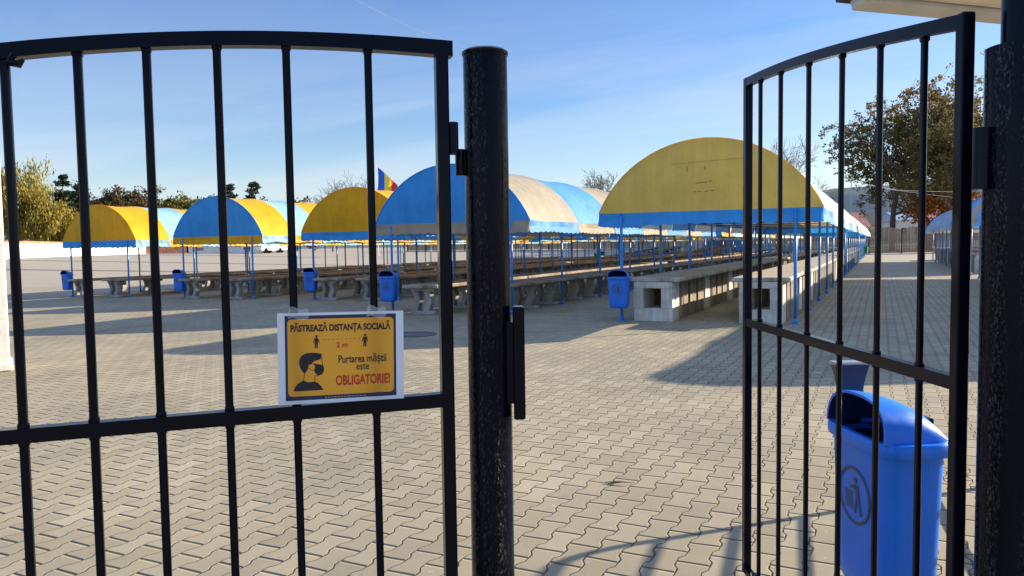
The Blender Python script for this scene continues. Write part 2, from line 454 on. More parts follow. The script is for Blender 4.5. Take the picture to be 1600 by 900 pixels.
M_HILL = None
def hill_material():
    m, t, b = new_mat('wooded_hillside')
    co = t.add('ShaderNodeTexCoord').outputs['Object']
    c = t.ramp(t.noise(co, 0.012, 6, 0.6), [(0.35, (0.10, 0.13, 0.15)), (0.55, (0.15, 0.17, 0.17)), (0.7, (0.23, 0.23, 0.20))])  # blue-grey of distance haze painted into the woodland colour
    t.l.new(c, b.inputs['Base Color']); b.inputs['Roughness'].default_value = 1; b.inputs['Specular IOR Level'].default_value = 0
    return m
M_HILL = hill_material()
def build_hills():
    mb = MB()
    D = 1300.0
    az0, az1, n = -1.25, 1.15, 90
    rows = [(D - 350, 0.0), (D - 150, 0.55), (D, 1.0), (D + 260, 0.8)]
    R = random.Random(3)
    prof = []
    for i in range(n + 1):
        a = az0 + (az1 - az0) * i / n
        h = 78 + 9 * math.sin(a * 5 + 1) + 5 * math.sin(a * 13) + 3 * R.uniform(-1, 1)
        h += 18 * smooth(0.25, 0.55, a) * (1 - smooth(0.75, 1.1, a))
        prof.append((a, h))
    for d, k in rows:
        for a, h in prof:
            # a is measured from the camera's heading (clockwise)
            g = Vector((math.sin(a - 0.4561), math.cos(a - 0.4561), 0))
            mb.v.append((g.x * d, g.y * d, -2 + h * k))
    for j in range(len(rows) - 1):
        for i in range(n):
            b0 = j * (n + 1) + i
            mb.f.append((b0, b0 + 1, b0 + n + 2, b0 + n + 1)); mb.m.append(0)
    o = mb.build('hills', M_HILL, smooth_=True)
    tag(o, kind='structure')
build_hills()

# ------------------------------------------------------------------ canopies
ARC_R = 2.317; ARC_HALF = 2.113; ARC_RISE = 1.37
EAVE = 2.14; VAL_B = 1.90; POLE_X = 1.644; BAY = 3.0
TH0 = math.asin(ARC_HALF / ARC_R)
def arc_pt(t, inset=0.0):
    """t in -1..1 across the barrel"""
    a = t * TH0
    return ((ARC_R - inset) * math.sin(a), EAVE + ARC_RISE - ARC_R + (ARC_R - inset) * math.cos(a))
def scallop(mb, p0, p1, ztop, zbot, n, out, rnd, mi=0):
    p0, p1 = Vector(p0), Vector(p1); K = n * 6
    top = []; mid = []; bot = []
    ph = rnd.uniform(0, 6)
    for k in range(K + 1):
        t = k / K; p = p0.lerp(p1, t)
        wob = 0.018 * math.sin(t * 9 + ph) + 0.008 * math.sin(t * 31 + ph * 2)
        q = p + Vector(out) * wob
        z = zbot - 0.026 * abs(math.sin(PI * t * n)) + 0.012 * math.sin(t * 7 + ph)
        top.append((p.x, p.y, ztop)); mid.append((q.x, q.y, (ztop + zbot) / 2)); bot.append((q.x + out[0] * 0.02, q.y + out[1] * 0.02, z))
    i = len(mb.v); mb.v += top + mid + bot
    for r in range(2):
        for k in range(K):
            a = i + r * (K + 1) + k
            mb.f.append((a, a + 1, a + K + 2, a + K + 1)); mb.m.append(mi)
SHARED = {}
def pole_mesh():
    if 'pole' not in SHARED:
        mb = MB(); mb.tube([(0, 0, 0), (0, 0, EAVE - 0.03)], 0.03, 8)
        mb.box((0, 0, 0.006), (0.16, 0.16, 0.012)); mb.tube([(0, 0, 0.012), (0, 0, 0.10)], [0.055, 0.032], 8)
        SHARED['pole'] = mb.mesh('pole', M_BPOLE)
        for p in SHARED['pole'].polygons: p.use_smooth = len(p.vertices) == 4
    return SHARED['pole']
def frame_mesh(nb):
    key = 'frame%d' % nb
    if key not in SHARED:
        mb = MB(); L = nb * BAY
        for k in range(nb + 1):
            y = min(L - 0.10, max(0.10, k * BAY))
            pts = [(arc_pt(t, 0.05)[0], y, arc_pt(t, 0.05)[1]) for t in [-1 + 2 * i / 14 for i in range(15)]]
            mb.tube(pts, 0.02, 5)
            mb.tube([(-ARC_HALF + .03, y, EAVE - .03), (ARC_HALF - .03, y, EAVE - .03)], 0.02, 5)
            mb.tube([(0, y, EAVE), (0, y, EAVE + ARC_RISE - .06)], 0.015, 5)
        for x in (-ARC_HALF + .04, ARC_HALF - .04, -POLE_X, POLE_X):
            mb.tube([(x, 0, EAVE - .035), (x, L, EAVE - .035)], 0.018, 5)
        for t in (-0.5, 0, 0.5):
            x, z = arc_pt(t, 0.06); mb.tube([(x, 0, z), (x, L, z)], 0.015, 5)
        SHARED[key] = mb.mesh('frame', M_FRAME)
    return SHARED[key]
def canopy(x, y, nb, end_m, endval_m, panels, valances, label, seed=1, group=None, bay=3.0):
    R = random.Random(seed)
    root = thing('market_canopy', label, 'canopy', (x, y, gz(x, y)), 0, group)
    L = nb * bay
    NS = 18
    # gable ends
    for yy, s in ((0.0, -1), (L, 1)):
        mb = MB()
        rows = []
        N = 20
        for i in range(N + 1):
            t = -1 + 2 * i / N; ax, az = arc_pt(t)
            rows.append((ax, az))
        K = 6
        for i in range(N + 1):
            for k in range(K + 1):
                f = k / K; ax, az = rows[i]
                bow = 0.035 * math.sin(PI * f) * math.sin(PI * i / N) + 0.008 * R.uniform(-1, 1) * (0 < f < 1)
                mb.v.append((ax, yy + s * bow, EAVE + (az - EAVE) * f))
        for i in range(N):
            for k in range(K):
                a = i * (K + 1) + k; mb.f.append((a, a + 1, a + K + 2, a + K + 1)); mb.m.append(0)
        autosmooth(mb.build('gable_panel', end_m, root), 60)
        mb = MB(); scallop(mb, (-ARC_HALF, yy, 0), (ARC_HALF, yy, 0), EAVE, VAL_B, 16, (0, s, 0), R)
        mb.build('valance', endval_m, root)
        # hem bead round the gable edge
        mb = MB(); mb.tube([(arc_pt(-1 + 2 * i / 24, -0.004)[0], yy, arc_pt(-1 + 2 * i / 24, -0.004)[1]) for i in range(25)], 0.013, 5)
        mb.build('hem', end_m, root)
    for b in range(nb):
        m = panels[b % len(panels)]; vm = valances[b % len(valances)]
        mb = MB(); K = 4
        for k in range(K + 1):
            f = k / K; yy = b * bay + f * bay
            sag = 0.045 * math.sin(PI * f)
            for i in range(NS + 1):
                t = -1 + 2 * i / NS
                ax, az = arc_pt(t, sag * (1 - t * t * 0.85) + 0.006 * R.uniform(-1, 1) * (0 < f < 1))
                mb.v.append((ax, yy, az))
        for k in range(K):
            for i in range(NS):
                a = k * (NS + 1) + i; mb.f.append((a, a + 1, a + NS + 2, a + NS + 1)); mb.m.append(0)
        mb.build('roof_panel', m, root, smooth_=True)
        for s in (-1, 1):
            mb = MB(); scallop(mb, (s * ARC_HALF, b * bay, 0), (s * ARC_HALF, (b + 1) * bay, 0), EAVE, VAL_B, round(bay * 3.7), (s, 0, 0), R)
            mb.build('valance', vm, root)
    obj('frame', frame_mesh(round(nb * bay / 3)), root)
    for b in range(round(L / 3) + 1):
        for s in (-1, 1):
            p = obj('pole', pole_mesh(), root)
            p.location = (s * POLE_X, b * 3.0, gz(x + s * POLE_X, y + b * 3.0) - root.location.z)
    return root

def gable_marks(root, seed, marks):
    R = random.Random(seed); mat = simple('stitched_seam_thread', (0.52, 0.37, 0.10), 0.8); md = simple('dark_smudge_on_fabric', (0.36, 0.26, 0.09), 0.9, var=0.4, scale=20)
    mb = MB(); ms = MB()
    for x0, z0, x1, z1, wd, dark in marks:
        N = 12; tgt = ms if dark else mb
        for k in range(N):
            a, b = k / N, (k + 1) / N
            if dark and R.random() < .3: continue
            j0, j1 = R.uniform(-.2, .2) * wd, R.uniform(-.2, .2) * wd
            p = [(x0 + (x1 - x0) * f, z0 + (z1 - z0) * f) for f in (a, b)]
            dx, dz = (wd / 2, 0) if abs(z1 - z0) > abs(x1 - x0) else (0, wd / 2)
            tgt.face([(p[0][0] - dx, -.045, p[0][1] - dz + j0), (p[1][0] - dx, -.045, p[1][1] - dz + j1), (p[1][0] + dx, -.045, p[1][1] + dz + j1 * .5), (p[0][0] + dx, -.045, p[0][1] + dz + j0 * .5)])
    mb.build('seam', mat, root, fix=False); ms.build('smudge', md, root, fix=False)
ROW = {'L1': (-26.80, 18.87), 'L2': (-20.57, 18.85), 'L3': (-14.79, 18.99), 'C2': (-9.18, 15.36), 'R1': (-3.04, 14.57), 'R2': (4.93, 14.6)}
YB = ([F_YEL, F_LBLUE], [F_LBLUE, F_YEL])
seg_gap = 22.5
canopy(*ROW['L1'], 14, F_YEL, F_BLUE, *YB, 'leftmost yellow-fronted barrel canopy with blue valance, pale blue second stripe', 1, bay=1.5)
canopy(*ROW['L2'], 14, F_BLUE, F_YEL, *YB, 'barrel canopy with blue front, yellow valance and yellow first stripe', 2, bay=1.5)
canopy(*ROW['L3'], 14, F_YEL, F_BLUE, [F_YEL, F_LBLUE], [F_BLUE, F_LBLUE, F_YEL], 'yellow-fronted barrel canopy with blue valance, under the flag and next to the big blue one', 3, bay=1.5)
canopy(*ROW['C2'], 7, F_BLUE, F_CREAM, [F_CREAM, F_MBLUE], [F_MBLUE, F_CREAM], 'large blue-fronted barrel canopy with cream valance and cream and blue striped roof', 4)
big = canopy(*ROW['R1'], 7, F_OLIVE, F_BLUE, [F_WHITE, F_LBLUE], [F_MBLUE, F_WHITE], 'nearest and largest barrel canopy with faded olive yellow front and blue valance', 5)
gable_marks(big, 4, [(-.62, 3.05, .75, 3.09, .012, 0), (-.15, 2.66, .18, 2.69, .02, 1), (-.18, 2.50, .22, 2.51, .016, 1), (-.32, 2.98, -.31, 2.90, .03, 1), (.02, 2.99, .03, 2.90, .03, 1)])
canopy(ROW['R2'][0], ROW['R2'][1], 7, F_CREAM, F_BLUE, [F_MBLUE, F_CREAM], [F_MBLUE, F_CREAM], 'barrel canopy hidden behind the gate post on the right of the aisle', 6)
# further canopies in the same rows
more = [('L1', 1, F_BLUE, F_YEL, YB), ('L2', 1, F_YEL, F_BLUE, YB), ('L3', 1, F_BLUE, F_YEL, YB), ('C2', 1, F_YEL, F_BLUE, ([F_YEL, F_WHITE], [F_YEL, F_LBLUE])),
        ('R1', 1, F_OLIVE, F_BLUE, ([F_WHITE, F_LBLUE], [F_WHITE, F_MBLUE])), ('L2', 2, F_BLUE, F_YEL, YB), ('L3', 2, F_YEL, F_BLUE, ([F_YEL, F_WHITE], [F_WHITE, F_YEL])),
        ('C2', 2, F_BLUE, F_CREAM, ([F_CREAM, F_BLUE], [F_YEL, F_WHITE])), ('R1', 2, F_CREAM, F_BLUE, ([F_WHITE, F_LBLUE], [F_WHITE, F_BLUE]))]
nice = {'L1': 'leftmost yellow-fronted canopy', 'L2': 'blue-fronted canopy with the yellow valance', 'L3': 'yellow-fronted canopy under the flag', 'C2': 'cream and blue striped canopy', 'R1': 'olive yellow canopy'}
for i, (k, s, a, b_, pv) in enumerate(more):
    canopy(ROW[k][0], ROW[k][1] + s * seg_gap, 7, a, b_, *pv, '%s barrel canopy in line behind the %s' % (('second', 'third')[s - 1], nice[k]), 20 + i)
# narrow striped canopy at the far right end of the aisle
STR = ([F_MBLUE, F_CREAM], [F_MBLUE, F_CREAM])
canopy(ROW['R2'][0], ROW['R2'][1] + 24.9, 7, F_MBLUE, F_CREAM, *STR, 'blue and cream striped canopy on the right of the aisle beside the gate post', 40)

# ------------------------------------------------------------------ concrete tables
def slab_mesh(w_, L, th, mat, seed):
    R = random.Random(seed); mb = MB()
    mb.box((0, 0, 0), (w_, L, th), bev=0.018)
    return mb.mesh('table_top', mat)
def s_leg_mesh(H):
    """S-curved concrete pedestal: base slab, two curved legs, cap"""
    if 'sleg%.2f' % H in SHARED: return SHARED['sleg%.2f' % H]
    mb = MB()
    mb.box((0, 0, 0.04), (0.66, 0.26, 0.08), bev=0.012)
    mb.box((0, 0, H - 0.035), (0.66, 0.22, 0.07), bev=0.012)
    for off in (-0.17, 0.15):
        cl = []; N = 12
        for k in range(N + 1):
            f = k / N; z = 0.08 + f * (H - 0.15)
            xx = off + 0.034 * math.cos(2 * PI * (f - 0.52)) - 0.02 - 0.03 * (1 - f) ** 3
            wv = 0.058 + 0.03 * abs(f - 0.5) * 2 * abs(f - 0.5) * 2
            cl.append((xx, z, wv))
        ringsL = []
        for xx, z, wv in cl:
            ringsL.append([(xx - wv, -0.085, z), (xx + wv, -0.085, z), (xx + wv, 0.085, z), (xx - wv, 0.085, z)])
        mb.rings(ringsL, False, False)
    SHARED['sleg%.2f' % H] = mb.mesh('pedestal', M_CONC)
    return SHARED['sleg%.2f' % H]
def block_mesh(H, mat, key):
    if key in SHARED: return SHARED[key]
    mb = MB(); W = 0.78; D = 0.54
    x0, x1 = -W / 2 + 0.20, -W / 2 + 0.555; z0, z1 = 0.26, H - 0.12
    mb.box((0, 0, z0 / 2), (W, D, z0), bev=0.01)
    mb.box((0, 0, (z1 + H) / 2), (W, D, H - z1), bev=0.01)
    mb.box(((-W / 2 + x0) / 2, 0, (z0 + z1) / 2), (x0 + W / 2, D, z1 - z0))
    mb.box(((x1 + W / 2) / 2, 0, (z0 + z1) / 2), (W / 2 - x1, D, z1 - z0))
    SHARED[key] = mb.mesh('support_block', mat)
    return SHARED[key]
def table_proto(kind, mat_top):
    root = empty('market_table')
    if kind == 'block':
        H = 0.775; th = 0.085
        t = obj('table_top', slab_mesh(1.05, 2.975, th, mat_top, 3), root); t.location = (0, 0, H + th / 2 + 0.002)
        for k in range(4):
            s = obj('support_block', block_mesh(H, M_CONCB if k else M_CONC_PALE, 'blk%d' % (k == 0)), root); s.location = (0, -1.24 + k * 0.75, 0)
    else:
        H = 0.61; th = 0.085
        t = obj('table_top', slab_mesh(0.98, 2.975, th, mat_top, 4), root); t.location = (0, 0, H + th / 2 + 0.002)
        for k in range(2):
            s = obj('pedestal', s_leg_mesh(H), root); s.location = (0, -1.25 + k * 1.7, 0)
    return root
PROTO = {('block', 0): table_proto('block', M_SLAB_PALE), ('s', 0): table_proto('s', M_SLAB), ('block', 1): table_proto('block', M_SLAB)}
USED = set()
def table_row(kind, var, x, y0, n, label_first, label_rest, group, seed):
    R = random.Random(seed)
    for k in range(n):
        key = (kind, var)
        o = PROTO[key] if key not in USED else copy_tree(PROTO[key])
        USED.add(key)
        yy = y0 + 1.5 + k * BAY + (0 if k < 7 else 1.5) + (0 if k < 14 else 1.5)
        xx = x + R.uniform(-.025, .025)
        o.location = (xx, yy, gz(xx, yy) + R.uniform(-.004, 0)); o.rotation_euler = (R.uniform(-.003, .003), 0.0089 * -1 + R.uniform(-.004, .004), R.uniform(-.008, .008))
        tag(o, label_first if k == 0 else label_rest, 'table', group)
rows = [('L1', -0.95, 's', 0, 14), ('L1', 1.05, 's', 0, 14), ('L2', -1.1, 's', 0, 20), ('L2', 0.95, 's', 0, 20), ('L3', -0.95, 's', 0, 20), ('L3', 0.75, 's', 0, 20),
        ('C2', -0.5, 's', 0, 20), ('C2', 1.25, 's', 0, 20), ('R1', -0.98, 'block', 0, 21), ('R1', 1.06, 'block', 0, 21)]
desc = {'L1': 'leftmost yellow canopy', 'L2': 'blue canopy with yellow valance', 'L3': 'yellow canopy under the flag', 'C2': 'large blue and cream canopy', 'R1': 'olive yellow canopy'}
for i, (k, dx, kind, var, n) in enumerate(rows):
    side = 'left' if dx < 0 else 'right'
    shape = 'concrete table on S-curved pedestals' if kind == 's' else 'pale concrete table on square-holed blocks'
    y0 = ROW[k][1] - (0.05 if kind == 'block' else 0.35)
    if k == 'C2' and dx < 0: y0 -= 0.25
    table_row(kind, var, ROW[k][0] + dx, y0, n, 'front end %s, %s row under the %s' % (shape, side, desc[k]),
              'grey %s further back, %s row of the %s' % ('slab table' if kind == 's' else 'block table', side, desc[k]), 'tables in the %s row of the %s' % (side, desc[k]), 50 + i)
table_row('block', 1, ROW['R2'][0] - 0.98, ROW['R2'][1] + 22.4, 8, 'front concrete table under the right-hand striped canopy', 'block table along the far right striped canopy', 'tables of the right-hand striped canopy', 70)

# ------------------------------------------------------------------ litter bins
def superring(hw, hd, z, n=40, e=4.2, y0=0.0):
    pts = []
    for k in range(n):
        a = 2 * PI * k / n; c, s = math.cos(a), math.sin(a)
        pts.append((hw * math.copysign(abs(c) ** (2 / e), c), y0 + hd * math.copysign(abs(s) ** (2 / e), s), z))
    return pts
def bin_dims(z):
    f = min(1, max(0, z / 0.58))
    return 0.191 + 0.021 * f, 0.118 + 0.017 * f
def bin_front(z): return -bin_dims(z)[1]
def make_bin(mat, matd, emblem=True):
    root = empty('litter_bin')
    mb = MB(); prof = [(0.0, 0.80), (0.012, 0.88), (0.035, 0.95), (0.07, 0.985), (0.11, 1.0)]
    rg = [superring(bin_dims(z)[0] * k, bin_dims(z)[1] * k, z) for z, k in prof]
    rg += [superring(*bin_dims(z), z) for z in (0.2, 0.3, 0.4, 0.5, 0.58)]
    rg.append(superring(0.205, 0.128, 0.581)); rg.append(superring(0.20, 0.122, 0.40))
    mb.rings(rg, True, True)
    autosmooth(mb.build('body', mat, root), 40)
    mb = MB()
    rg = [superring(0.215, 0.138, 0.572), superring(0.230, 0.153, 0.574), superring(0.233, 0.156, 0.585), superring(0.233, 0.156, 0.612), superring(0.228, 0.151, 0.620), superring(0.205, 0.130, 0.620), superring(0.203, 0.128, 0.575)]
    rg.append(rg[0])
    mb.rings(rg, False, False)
    autosmooth(mb.build('rim', mat, root), 40)
    # hood: arched shell, open at the front, sloping down to the back
    NY, NA = 14, 22
    outer = []; inner = []
    for j in range(NY + 1):
        f = j / NY; y = -0.125 + 0.265 * f
        h = 0.145 * (1 - 0.10 * f - 0.42 * f ** 2 - 0.40 * f ** 6)
        hw = 0.205 - 0.01 * f - 0.02 * f ** 6
        ro = []; ri = []
        for i in range(NA + 1):
            a = PI * i / NA; c, s = math.cos(a), math.sin(a)
            x = hw * math.copysign(abs(c) ** 0.75, c); z = 0.618 + h * abs(s) ** 0.72
            lean = 0.03 * (1 - (z - 0.618) / 0.15) * (1 - f)      # mouth leans back towards the top
            ro.append((x, y - lean * 0.3, z)); ri.append((x * 0.95, y - lean * 0.3, 0.618 + h * 0.93 * abs(s) ** 0.72 if j < NY else z))
        outer.append(ro); inner.append(ri)
    mb = MB(); mb.rings(outer, False, False, closed=False)
    n0 = len(mb.v); mb.rings(inner, False, False, 1, closed=False)
    for i in range(NA):
        mb.f.append((i, i + 1, n0 + i + 1, n0 + i)); mb.m.append(0)
    mb.f.append(tuple(NY * (NA + 1) + i for i in range(NA + 1))); mb.m.append(0)
    mb.face([(-0.19, -0.10, 0.621), (0.19, -0.10, 0.621), (0.19, 0.12, 0.621), (-0.19, 0.12, 0.621)], 1) if False else None
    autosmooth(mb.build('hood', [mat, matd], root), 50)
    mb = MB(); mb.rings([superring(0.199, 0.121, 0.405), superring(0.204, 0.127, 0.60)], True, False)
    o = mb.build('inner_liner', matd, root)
    if emblem:
        mb = MB(); N = 40; zc_, r0, r1 = 0.375, 0.098, 0.109
        def fp(x, z, t): return (x, bin_front(z) - 0.001 - t, z)
        for k in range(N):
            a, b2 = 2 * PI * k / N, 2 * PI * (k + 1) / N
            mb.face([fp(r1 * math.cos(q), zc_ + r1 * math.sin(q), 0.0015) if o_ else fp(r0 * math.cos(q), zc_ + r0 * math.sin(q), 0.0015) for q, o_ in ((a, 1), (b2, 1), (b2, 0), (a, 0))])
        def poly(pts): mb.face([fp(x * 0.1, zc_ + z * 0.1, 0.0015) for x, z in pts])
        hc = [(0.12 + 0.11 * math.cos(2 * PI * k / 10), 0.60 + 0.11 * math.sin(2 * PI * k / 10)) for k in range(10)]
        poly(hc)
        poly([(0.02, 0.44), (0.30, 0.42), (0.36, 0.0), (0.14, 0.02)])               # torso
        poly([(0.06, 0.42), (0.16, 0.30), (-0.22, 0.20), (-0.28, 0.30)])            # arm to the basket
        poly([(0.14, 0.02), (0.26, 0.01), (0.10, -0.66), (-0.02, -0.66)])           # leg
        poly([(0.24, 0.01), (0.36, 0.0), (0.52, -0.64), (0.42, -0.68)])
        for q in range(5):
            x = -0.62 + q * 0.115
            poly([(x, 0.02), (x + 0.05, 0.02), (x + 0.07, -0.58), (x + 0.03, -0.58)])
        poly([(-0.66, 0.04), (-0.08, 0.04), (-0.08, 0.10), (-0.66, 0.10)])
        mb.build('emblem', M_EMB, root)
    mb = MB()
    mb.box((0, 0.152, 0.36), (0.09, 0.03, 0.34), bev=0.006); mb.box((0, 0.165, 0.50), (0.14, 0.02, 0.03)); mb.box((0, 0.165, 0.20), (0.14, 0.02, 0.03))
    mb.build('bracket', M_DKSTEEL, root)
    return root
BIN_B = make_bin(M_BIN, M_BINDK); BIN_G = make_bin(M_GBIN, M_GBINDK, False)
UB = {'b': False, 'g': False}
def place_bin(x, y, z, rz, label, c='b', group=None):
    src = BIN_B if c == 'b' else BIN_G
    o = src if not UB[c] else copy_tree(src)
    UB[c] = True
    o.location = (x, y, z); o.rotation_euler = (0, 0, rz)
    tag(o, label, 'litter bin', group)
    return o
def pole_bin(k, side, b, label, c='b', rz=0.0, z0=0.27, seg=0, dx=0.0):
    x, y = ROW[k][0] + side * POLE_X, ROW[k][1] + b * BAY + seg * seg_gap
    off = Vector((math.sin(rz), -math.cos(rz), 0)) * 0.205
    return place_bin(x + off.x + dx, y + off.y, gz(x, y) + z0, rz, label, c)
pole_bin('R1', -1, 0, 'blue litter bin with round emblem on the front pole of the olive yellow canopy', rz=0.06)
pole_bin('C2', -1, 0, 'blue litter bin on the front pole of the large blue and cream canopy', rz=0.15)
pole_bin('L3', -1, 0, 'blue litter bin on the front pole of the yellow canopy under the flag', rz=0.2)
pole_bin('L2', -1, 0, 'blue litter bin on the front pole of the blue canopy with yellow valance', rz=0.1)
pole_bin('L1', -1, 0, 'leftmost blue litter bin, on the front pole of the leftmost yellow canopy', rz=0.0)
pole_bin('L2', 1, 0, 'small far blue litter bin left of the olive canopy, before the fence', seg=2)
pole_bin('L3', -1, 0, 'small far blue litter bin just right of the bin on the olive canopy pole', seg=2)
pole_bin('L3', 1, 0, 'small far blue litter bin under the olive canopy front', seg=2)
pole_bin('L2', -1, 0, 'small far green litter bin among the tables behind the cream canopy', 'g', seg=2)
pole_bin('L2', 1, 4, 'green litter bin behind the post of the blue and cream canopy', 'g', seg=1, rz=-1.2)
pole_bin('R1', 1, 6, 'green litter bin hanging at the far end of the aisle', 'g', seg=2, rz=1.3)

# big bin by the gate
def near_bin():
    c = P(1386, 520, 2.80); x, y = c.x, c.y
    g = gz(x, y)
    # its front looks to the left of the picture (towards -RT)
    rz = math.atan2(-RT.y, -RT.x) + PI / 2 + 0.07
    o = place_bin(x, y, g + 0.17, rz, 'big blue litter bin behind the open right gate leaf')
    o.scale = (1.02, 0.93, 1.0)
    mb = MB()
    mb.tube([(0, 0.19, -0.17), (0, 0.19, 0.55)], 0.024, 10)
    mb.box((0, 0.19, -0.165), (0.14, 0.14, 0.01))
    autosmooth(mb.build('post', M_DKSTEEL, o))
    # small flared plate rising beyond the hood
    mb = MB(); prof = []
    for k in range(9):
        f = k / 8; prof.append((0.042 + 0.042 * f ** 2.6, 0.60 + 0.235 * f))
    rg = [[(-0.235, -0.02 - pw, z), (-0.200, -0.02 - pw, z), (-0.200, -0.02 + pw * 0.9, z), (-0.235, -0.02 + pw * 0.9, z)] for pw, z in prof]
    mb.rings(rg, True, False)
    pl = autosmooth(mb.build('flared_plate', M_DKSTEEL, o), 30)
    mb = MB(); mb.box((-0.217, -0.026, 0.840), (0.06, 0.165, 0.012), bev=0.004); mb.build('plate_rim', M_STEEL, pl)
    mb = MB(); mb.box((0.03, 0.150, 0.655), (0.05, 0.03, 0.03), bev=0.004); mb.build('latch', M_BLACK, o)
near_bin()

# ------------------------------------------------------------------ gate
def vplane(pA, pB):
    """vertical plane through two ground-plan points: returns origin, unit direction, normal"""
    a = Vector((pA.x, pA.y, 0)); b = Vector((pB.x, pB.y, 0)); e = (b - a).normalized(); n = Vector((e.y, -e.x, 0))
    return a, e, n
def onplane(px, py, pl, off=0.0):
    a, e, n = pl; d = ray(px, py)
    q = a + n * off
    t = (q - Vector((0, 0, 0)) - CAMP).to_3d()
    tt = (Vector((q.x, q.y, 0)) - Vector((CAMP.x, CAMP.y, 0))).dot(n) / Vector((d.x, d.y, 0)).dot(n)
    p = CAMP + d * tt
    return ((Vector((p.x, p.y, 0)) - a).dot(e), p.z)
def curve_rail(mb, top, bot, y0, y1):
    """rail whose top and bottom edges are polylines in (s, z); y0..y1 across the leaf"""
    K = 40
    def at(poly, s):
        for (s0, z0), (s1, z1) in zip(poly, poly[1:]):
            if s0 <= s <= s1: return z0 + (z1 - z0) * (s - s0) / max(1e-9, s1 - s0)
        return poly[0][1] if s < poly[0][0] else poly[-1][1]
    s0, s1 = top[0][0], top[-1][0]
    rg = []
    for k in range(K + 1):
        s = s0 + (s1 - s0) * k / K; zt, zb = at(top, s), at(bot, s)
        rg.append([(s, y0, zb), (s, y1, zb), (s, y1, zt), (s, y0, zt)])
    mb.rings(rg)
def smooth_poly(pts, n=24):
    """least squares parabola-ish smoothing of a few measured points"""
    import numpy as np
    a = np.array(pts); c = np.polyfit(a[:, 0], a[:, 1], 3)
    xs = np.linspace(a[0, 0], a[-1, 0], n)
    return [(float(x), float(np.polyval(c, x))) for x in xs]

def weld(mb, s, z, wd, dp, R):
    rg = []
    for dz, k in ((-.006, 1.0), (-.003, 1.22), (.003, 1.25), (.006, 1.05)):
        rg.append([(s + wd * .5 * k * math.copysign(abs(math.cos(t)) ** .5, math.cos(t)) * R.uniform(.95, 1.08), dp * .5 * k * math.copysign(abs(math.sin(t)) ** .5, math.sin(t)) * R.uniform(.95, 1.08), z + dz) for t in [2 * PI * q / 12 + .1 for q in range(12)]])
    mb.rings(rg)
RW = random.Random(77)
# left leaf (closed), hinged on the middle post; local x runs away from the hinge to the left
GS = 0.88                                      # nearer than first measured: the bars run past the bottom of the frame
hA = P(697, 380, 1.95 * GS); hB = P(0, 380, 1.66 * GS)
PL = vplane(hA, hB)
rootL = thing('gate_leaf', 'closed black barred gate leaf with arched top rail, left of the middle post', 'gate', (hA.x, hA.y, 0), math.atan2(PL[1].y, PL[1].x))
def LP(px, py, off=0.0): return onplane(px, py, PL, off)
# the local +y axis of the leaf: e rotated by +90 deg = -n ; camera is on one side of it
camside = (CAMP - hA).dot(PL[2])            # >0 : camera lies on +n side
cs = -1 if camside > 0 else 1               # local y sign pointing at the camera
top = smooth_poly([LP(px, py) for px, py in ((705, 66), (570, 57), (450, 52), (340, 50), (225, 53), (100, 62), (0, 71), (-120, 84))])
bot = smooth_poly([LP(px, py) for px, py in ((705, 90), (570, 80), (447, 74), (338, 73), (230, 76), (120, 84), (0, 95), (-120, 110))])
mb = MB(); curve_rail(mb, top, bot, -0.015, 0.015); mb.build('top_rail', M_BLACK, rootL)
m0 = LP(697, 613); m1 = LP(0, 671); m2 = LP(697, 634); m3 = LP(0, 694)
sEnd = top[-1][0]
def lerp_(a, b, s): return a[1] + (b[1] - a[1]) * (s - a[0]) / (b[0] - a[0])
mt = [(m0[0], m0[1]), (sEnd, lerp_(m0, m1, sEnd))]; mbm = [(m0[0], m2[1]), (sEnd, lerp_(m2, m3, sEnd))]
mb = MB(); curve_rail(mb, mt, mbm, -0.0145, 0.0145); mb.build('middle_rail', M_BLACK, rootL)
stL = LP(705, 400)[0]; stR = LP(686, 400)[0]
def vbar(mb, s, z0, z1, wd, dp): mb.box((s, 0, (z0 + z1) / 2), (wd, dp, z1 - z0), bev=0.003)
def topz(s):
    return min(bot, key=lambda q: abs(q[0] - s))[1]
mb = MB(); vbar(mb, (stL + stR) / 2 + 0.001, 0.012, topz(stL) + 0.034, abs(stR - stL), 0.0315); mb.build('stile', M_BLACK, rootL)
sFar = sEnd - 0.016
mb = MB(); vbar(mb, sFar, 0.012, topz(sFar) + 0.03, 0.032, 0.0315); mb.build('stile', M_BLACK, rootL)
mb = MB(); mb.box(((stR + sFar - 0.016) / 2, 0, 0.024), (sFar - 0.016 - stR - 0.002, 0.029, 0.028)); mb.build('bottom_rail', M_BLACK, rootL)
for px, py in ((36, 652), (147, 652), (252, 648), (359, 644), (464, 640), (588, 632)):
    s = LP(px, py)[0]
    mb = MB(); vbar(mb, s, 0.036, topz(s) + 0.002, 0.0162, 0.0145); weld(mb, s, topz(s) - .003, .0162, .0145, RW); zm = lerp_(m2, m3, s); weld(mb, s, zm - .003, .0162, .0145, RW); weld(mb, s, lerp_(m0, m1, s) + .003, .0162, .0145, RW); mb.build('bar', M_BLACK, rootL)
# little hook under the rail
hk = LP(14, 97)
mb = MB(); mb.tube([(hk[0] - 0.012, cs * .012, hk[1] + 0.012), (hk[0] - 0.005, cs * .016, hk[1] - 0.004), (hk[0] - 0.022, cs * .018, hk[1] - 0.007), (hk[0] - 0.03, cs * .018, hk[1] + 0.002)], [0.007, 0.009, 0.008, 0.003], 8)
autosmooth(mb.build('hook', M_BLACK, rootL))
